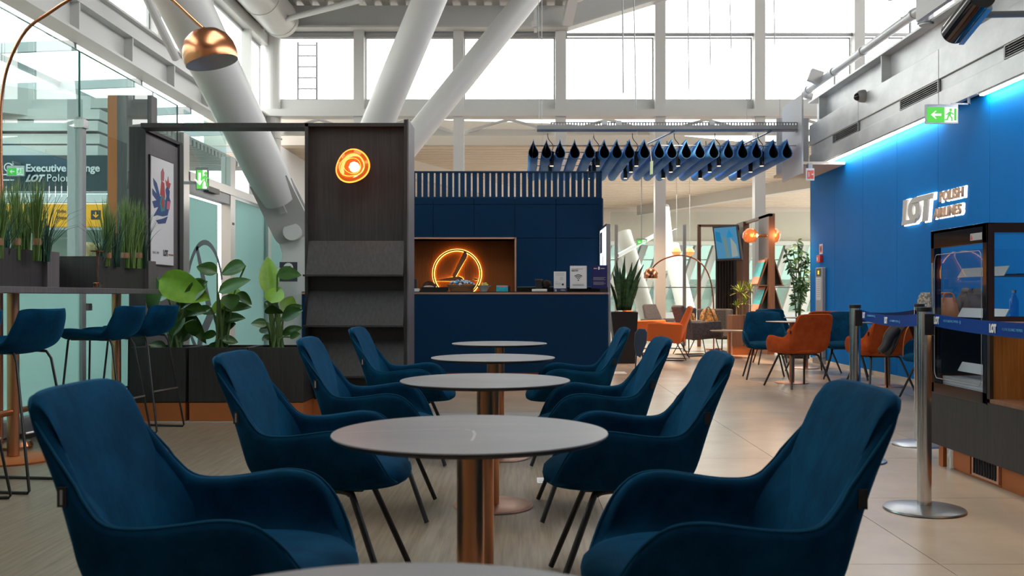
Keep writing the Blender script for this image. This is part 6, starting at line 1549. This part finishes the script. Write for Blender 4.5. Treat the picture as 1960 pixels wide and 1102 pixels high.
# TV
c = at(1389, 465, 19.6)
t = thing('television', (c.x, 19.6, c.z-.4), 'tilted flat television showing a blue picture on the oak portal', 'television')
ux = Vector((.55, -.80, 0)).normalized(); uz = Vector((.10, .08, 1)).normalized(); nn = ux.cross(uz)
sk = ux*1 
c = c + Vector((0, -.1, 0))
def tvp(w, h): return [(-w, -h), (w, -h), (w, h), (-w, h)]
obj('case', MB().prism(tvp(.34, .36), c, ux, (uz - ux*.28), -nn*.05), BLACKM, t); obj('screen', MB().prism(tvp(.30, .32), c + nn*.004, ux, (uz - ux*.28), -nn*.004), SCREEN, t)
for k_, (pl, cc) in enumerate((([(-.05,-.3),(.05,-.3),(.0,.1),(-.1,.15)], (.15,.25,.25)), ([(-.28,.05),(-.12,.0),(-.15,.22),(-.27,.25)], (.02,.2,.4)), ([(.1,-.3),(.27,-.28),(.25,-.05),(.12,.1)], (.3,.35,.33)), ([(.02,.1),(.2,.12),(.1,.28)], (.02,.25,.5)))):
    obj('picture', MB().prism(pl, c + nn*.007, ux, (uz - ux*.28), -nn*.002), emis('tv_%d' % k_, cc, .9), t)
obj('arm', MB().cyl(c - nn*.05, (XU-.04, 19.7, c.z+.1), .03, n=10), BLACKM, t)
# amber wall lamps on the oak portal
for s, px, lab in ((-1, 1436, 'amber glass wall lamp on the left face of the oak portal'), (1, 1480, 'amber glass wall lamp on the right face of the oak portal')):
    p = at(px, 451, YU0+.2)
    t = thing('wall_lamp', (p.x, YU0+.2, p.z-.12), lab, 'lamp', 'amber wall lamps on the oak portal')
    obj('glass', MB().lathe([(.03, -.13), (.09, -.11), (.135, -.03), (.13, .05), (.08, .12), (.03, .135)], p, 22, jit=lambda a, z: 1+.07*math.sin(3*a+z*20)), mat('amber_lamp_glass', (.55,.16,.06), .15, .7, emit=((1,.30,.08), .35)), t, smooth=True)
    obj('bulb', MB().lathe([(0,-.04),(.035,0),(0,.04)], p + Vector((-s*.10, -.09, 0)), 14), emis('soft_bulb_%d' % (s+1), (1, .6, .25), 4), t)
    obj('mount', MB().cyl(p, (XU+.02, YU0+.2, p.z), .03, n=10), COPPER, t)
    point('lamp_light', p + Vector((0,-.25,0)), 8, (1,.45,.15), .1)
# planter with dracaena
Yd = 17.3; xa, xb = xof(1402, Yd), xof(1446, Yd)
t = thing('dracaena_planter', ((xa+xb)/2, Yd, 0), 'brown oak planter box with spiky yellow-green dracaena', 'plant')
obj('box', MB().box(xa, xb, Yd, Yd+.45, .16, zof(603, Yd)), BROWNW, t); obj('panel_line', MB().box((xa+xb)/2-.004, (xa+xb)/2+.004, Yd-.003, Yd, .16, zof(603, Yd)), BLACKF, t); obj('plinth', MB().box(xa+.01, xb-.01, Yd+.01, Yd+.44, 0, .16), COPPERP, t)
for (cx_, cy_, r_, nn_) in ((1418, 560, 26, 42), (1436, 556, 22, 34), (1425, 580, 20, 30), (1410, 585, 16, 20)):
    c = at(cx_, cy_, Yd+.2); rr = random.Random(cx_); m = MB()
    for i in range(nn_):
        a = rr.uniform(0, 6.28); el = rr.uniform(-.3, 1.4); L = r_*Yd/F*rr.uniform(.8, 1.25); d = Vector((math.cos(a)*math.cos(el), math.sin(a)*math.cos(el), math.sin(el)))
        s_ = d.cross(Vector((0,0,1))).normalized()*.011; dr_ = Vector((0,0,-.3*L))
        m.grid([[c-s_*.5, c+s_*.5], [c+d*L*.5-s_, c+d*L*.5+s_], [c+d*L*.85-s_*.6+dr_*.3, c+d*L*.85+s_*.6+dr_*.3], [c+d*L+dr_*.6, c+d*L+dr_*.6]])
    obj('leaf_rosette', m, PALM, t, fix=False)
    obj('trunk', MB().cyl(Vector((c.x, c.y, .55)), c, .014, n=8), TRUNK, t)
# ficus by the end of the blue wall
Yk = 16.3; xa, xb = xof(1510, Yk), xof(1550, Yk)
t = thing('ficus_tree', ((xa+xb)/2, Yk+.2, 0), 'slender leafy ficus in a dark pot at the end of the blue wall', 'plant')
obj('pot', MB().box(xa, xb, Yk, Yk+.36, 0, .48), BLACKP, t, bevel=.01); obj('soil', MB().box(xa+.02, xb-.02, Yk+.02, Yk+.34, .48, .485), SOIL, t)
rr = random.Random(9); lm = MB()
for k_, (bx, tx_, ty) in enumerate(((1525, 1500, 470), (1528, 1527, 462), (1530, 1545, 490), (1526, 1512, 500), (1532, 1540, 520), (1529, 1518, 478), (1530, 1535, 475), (1528, 1546, 540))):
    a = Vector((xof(bx, Yk+.18), Yk+.18, .48)); b_ = at(tx_, ty, Yk+.18+rr.uniform(-.2, .2)); pts = spline([a, a.lerp(b_, .5) + Vector(((a.x-b_.x)*.2, 0, .1)), b_], 6)
    obj('branch', MB().tube(pts, .008, 6), STEM, t, smooth=True)
    for i in range(26):
        q = pts[rr.randrange(4, len(pts))] ; d = Vector((rr.uniform(-1, 1), rr.uniform(-1, .6), rr.uniform(-.7, .6))).normalized()
        leaf(lm, q, q + d*rr.uniform(.09, .14), .055, (0, -.7, .7), .2, .2, 4)
obj('leaves', lm, FICUS, t, kind='stuff', fix=False)
# wall notice by the strut foot, sticker on the floor, far small table things
p = at(552, 520, 10.9)
t = thing('photo_notice', (p.x, 10.9, p.z-.12), 'dark no-photography notice on the foot of the white strut', 'notice')
obj('board', MB().box(p.x-.10, p.x+.10, 10.9, 10.91, p.z-.11, p.z+.11), DARKI, t); obj('white_disc', MB().prism(circ(.055, 20, (0, .045)), (p.x, 10.897, p.z), X_, Z_, (0,.002,0)), PAPER, t); obj('camera_symbol', MB().box(p.x-.03, p.x+.03, 10.893, 10.896, p.z+.025, p.z+.065), DARKI, t)
obj('line', MB().box(p.x-.06, p.x+.06, 10.897, 10.9, p.z-.05, p.z-.04).box(p.x-.05, p.x+.05, 10.897, 10.9, p.z-.075, p.z-.068), GREYI, t)
for px, py_, w, lab in ((1181, 713, 34, 'small white sticker on the tiles beside the snake plant pot'), (1040, 919, 24, 'small white paper label on the floor under the tables')):
    Yf = 1942.5/(py_-567); x = xof(px, Yf); ww = w*Yf/F/2
    t = thing('floor_sticker', (x, Yf, 0.0005), lab, 'sticker')
    obj('sheet', MB().box(x-ww, x+ww, Yf-.10*Yf/7, Yf+.10*Yf/7, .0004, .0012), PAPER, t); obj('print', MB().box(x-ww*.8, x+ww*.5, Yf-.04, Yf-.02, .0012, .0016).box(x-ww*.8, x+ww*.2, Yf+.02, Yf+.03, .0012, .0016), GREYI, t)
t = thing('power_cable', (-1.95, 8.3, 0), 'thin black cable rising from the floor beside the magazine stand', 'cable')
obj('cable', MB().tube(spline([(-1.9, 8.45, .01), (-2.0, 8.1, .01), (-1.98, 8.06, .12), (-1.93, 8.3, .3), (-1.92, 8.45, .42)], 5), .004, 6), BLACKM, t)
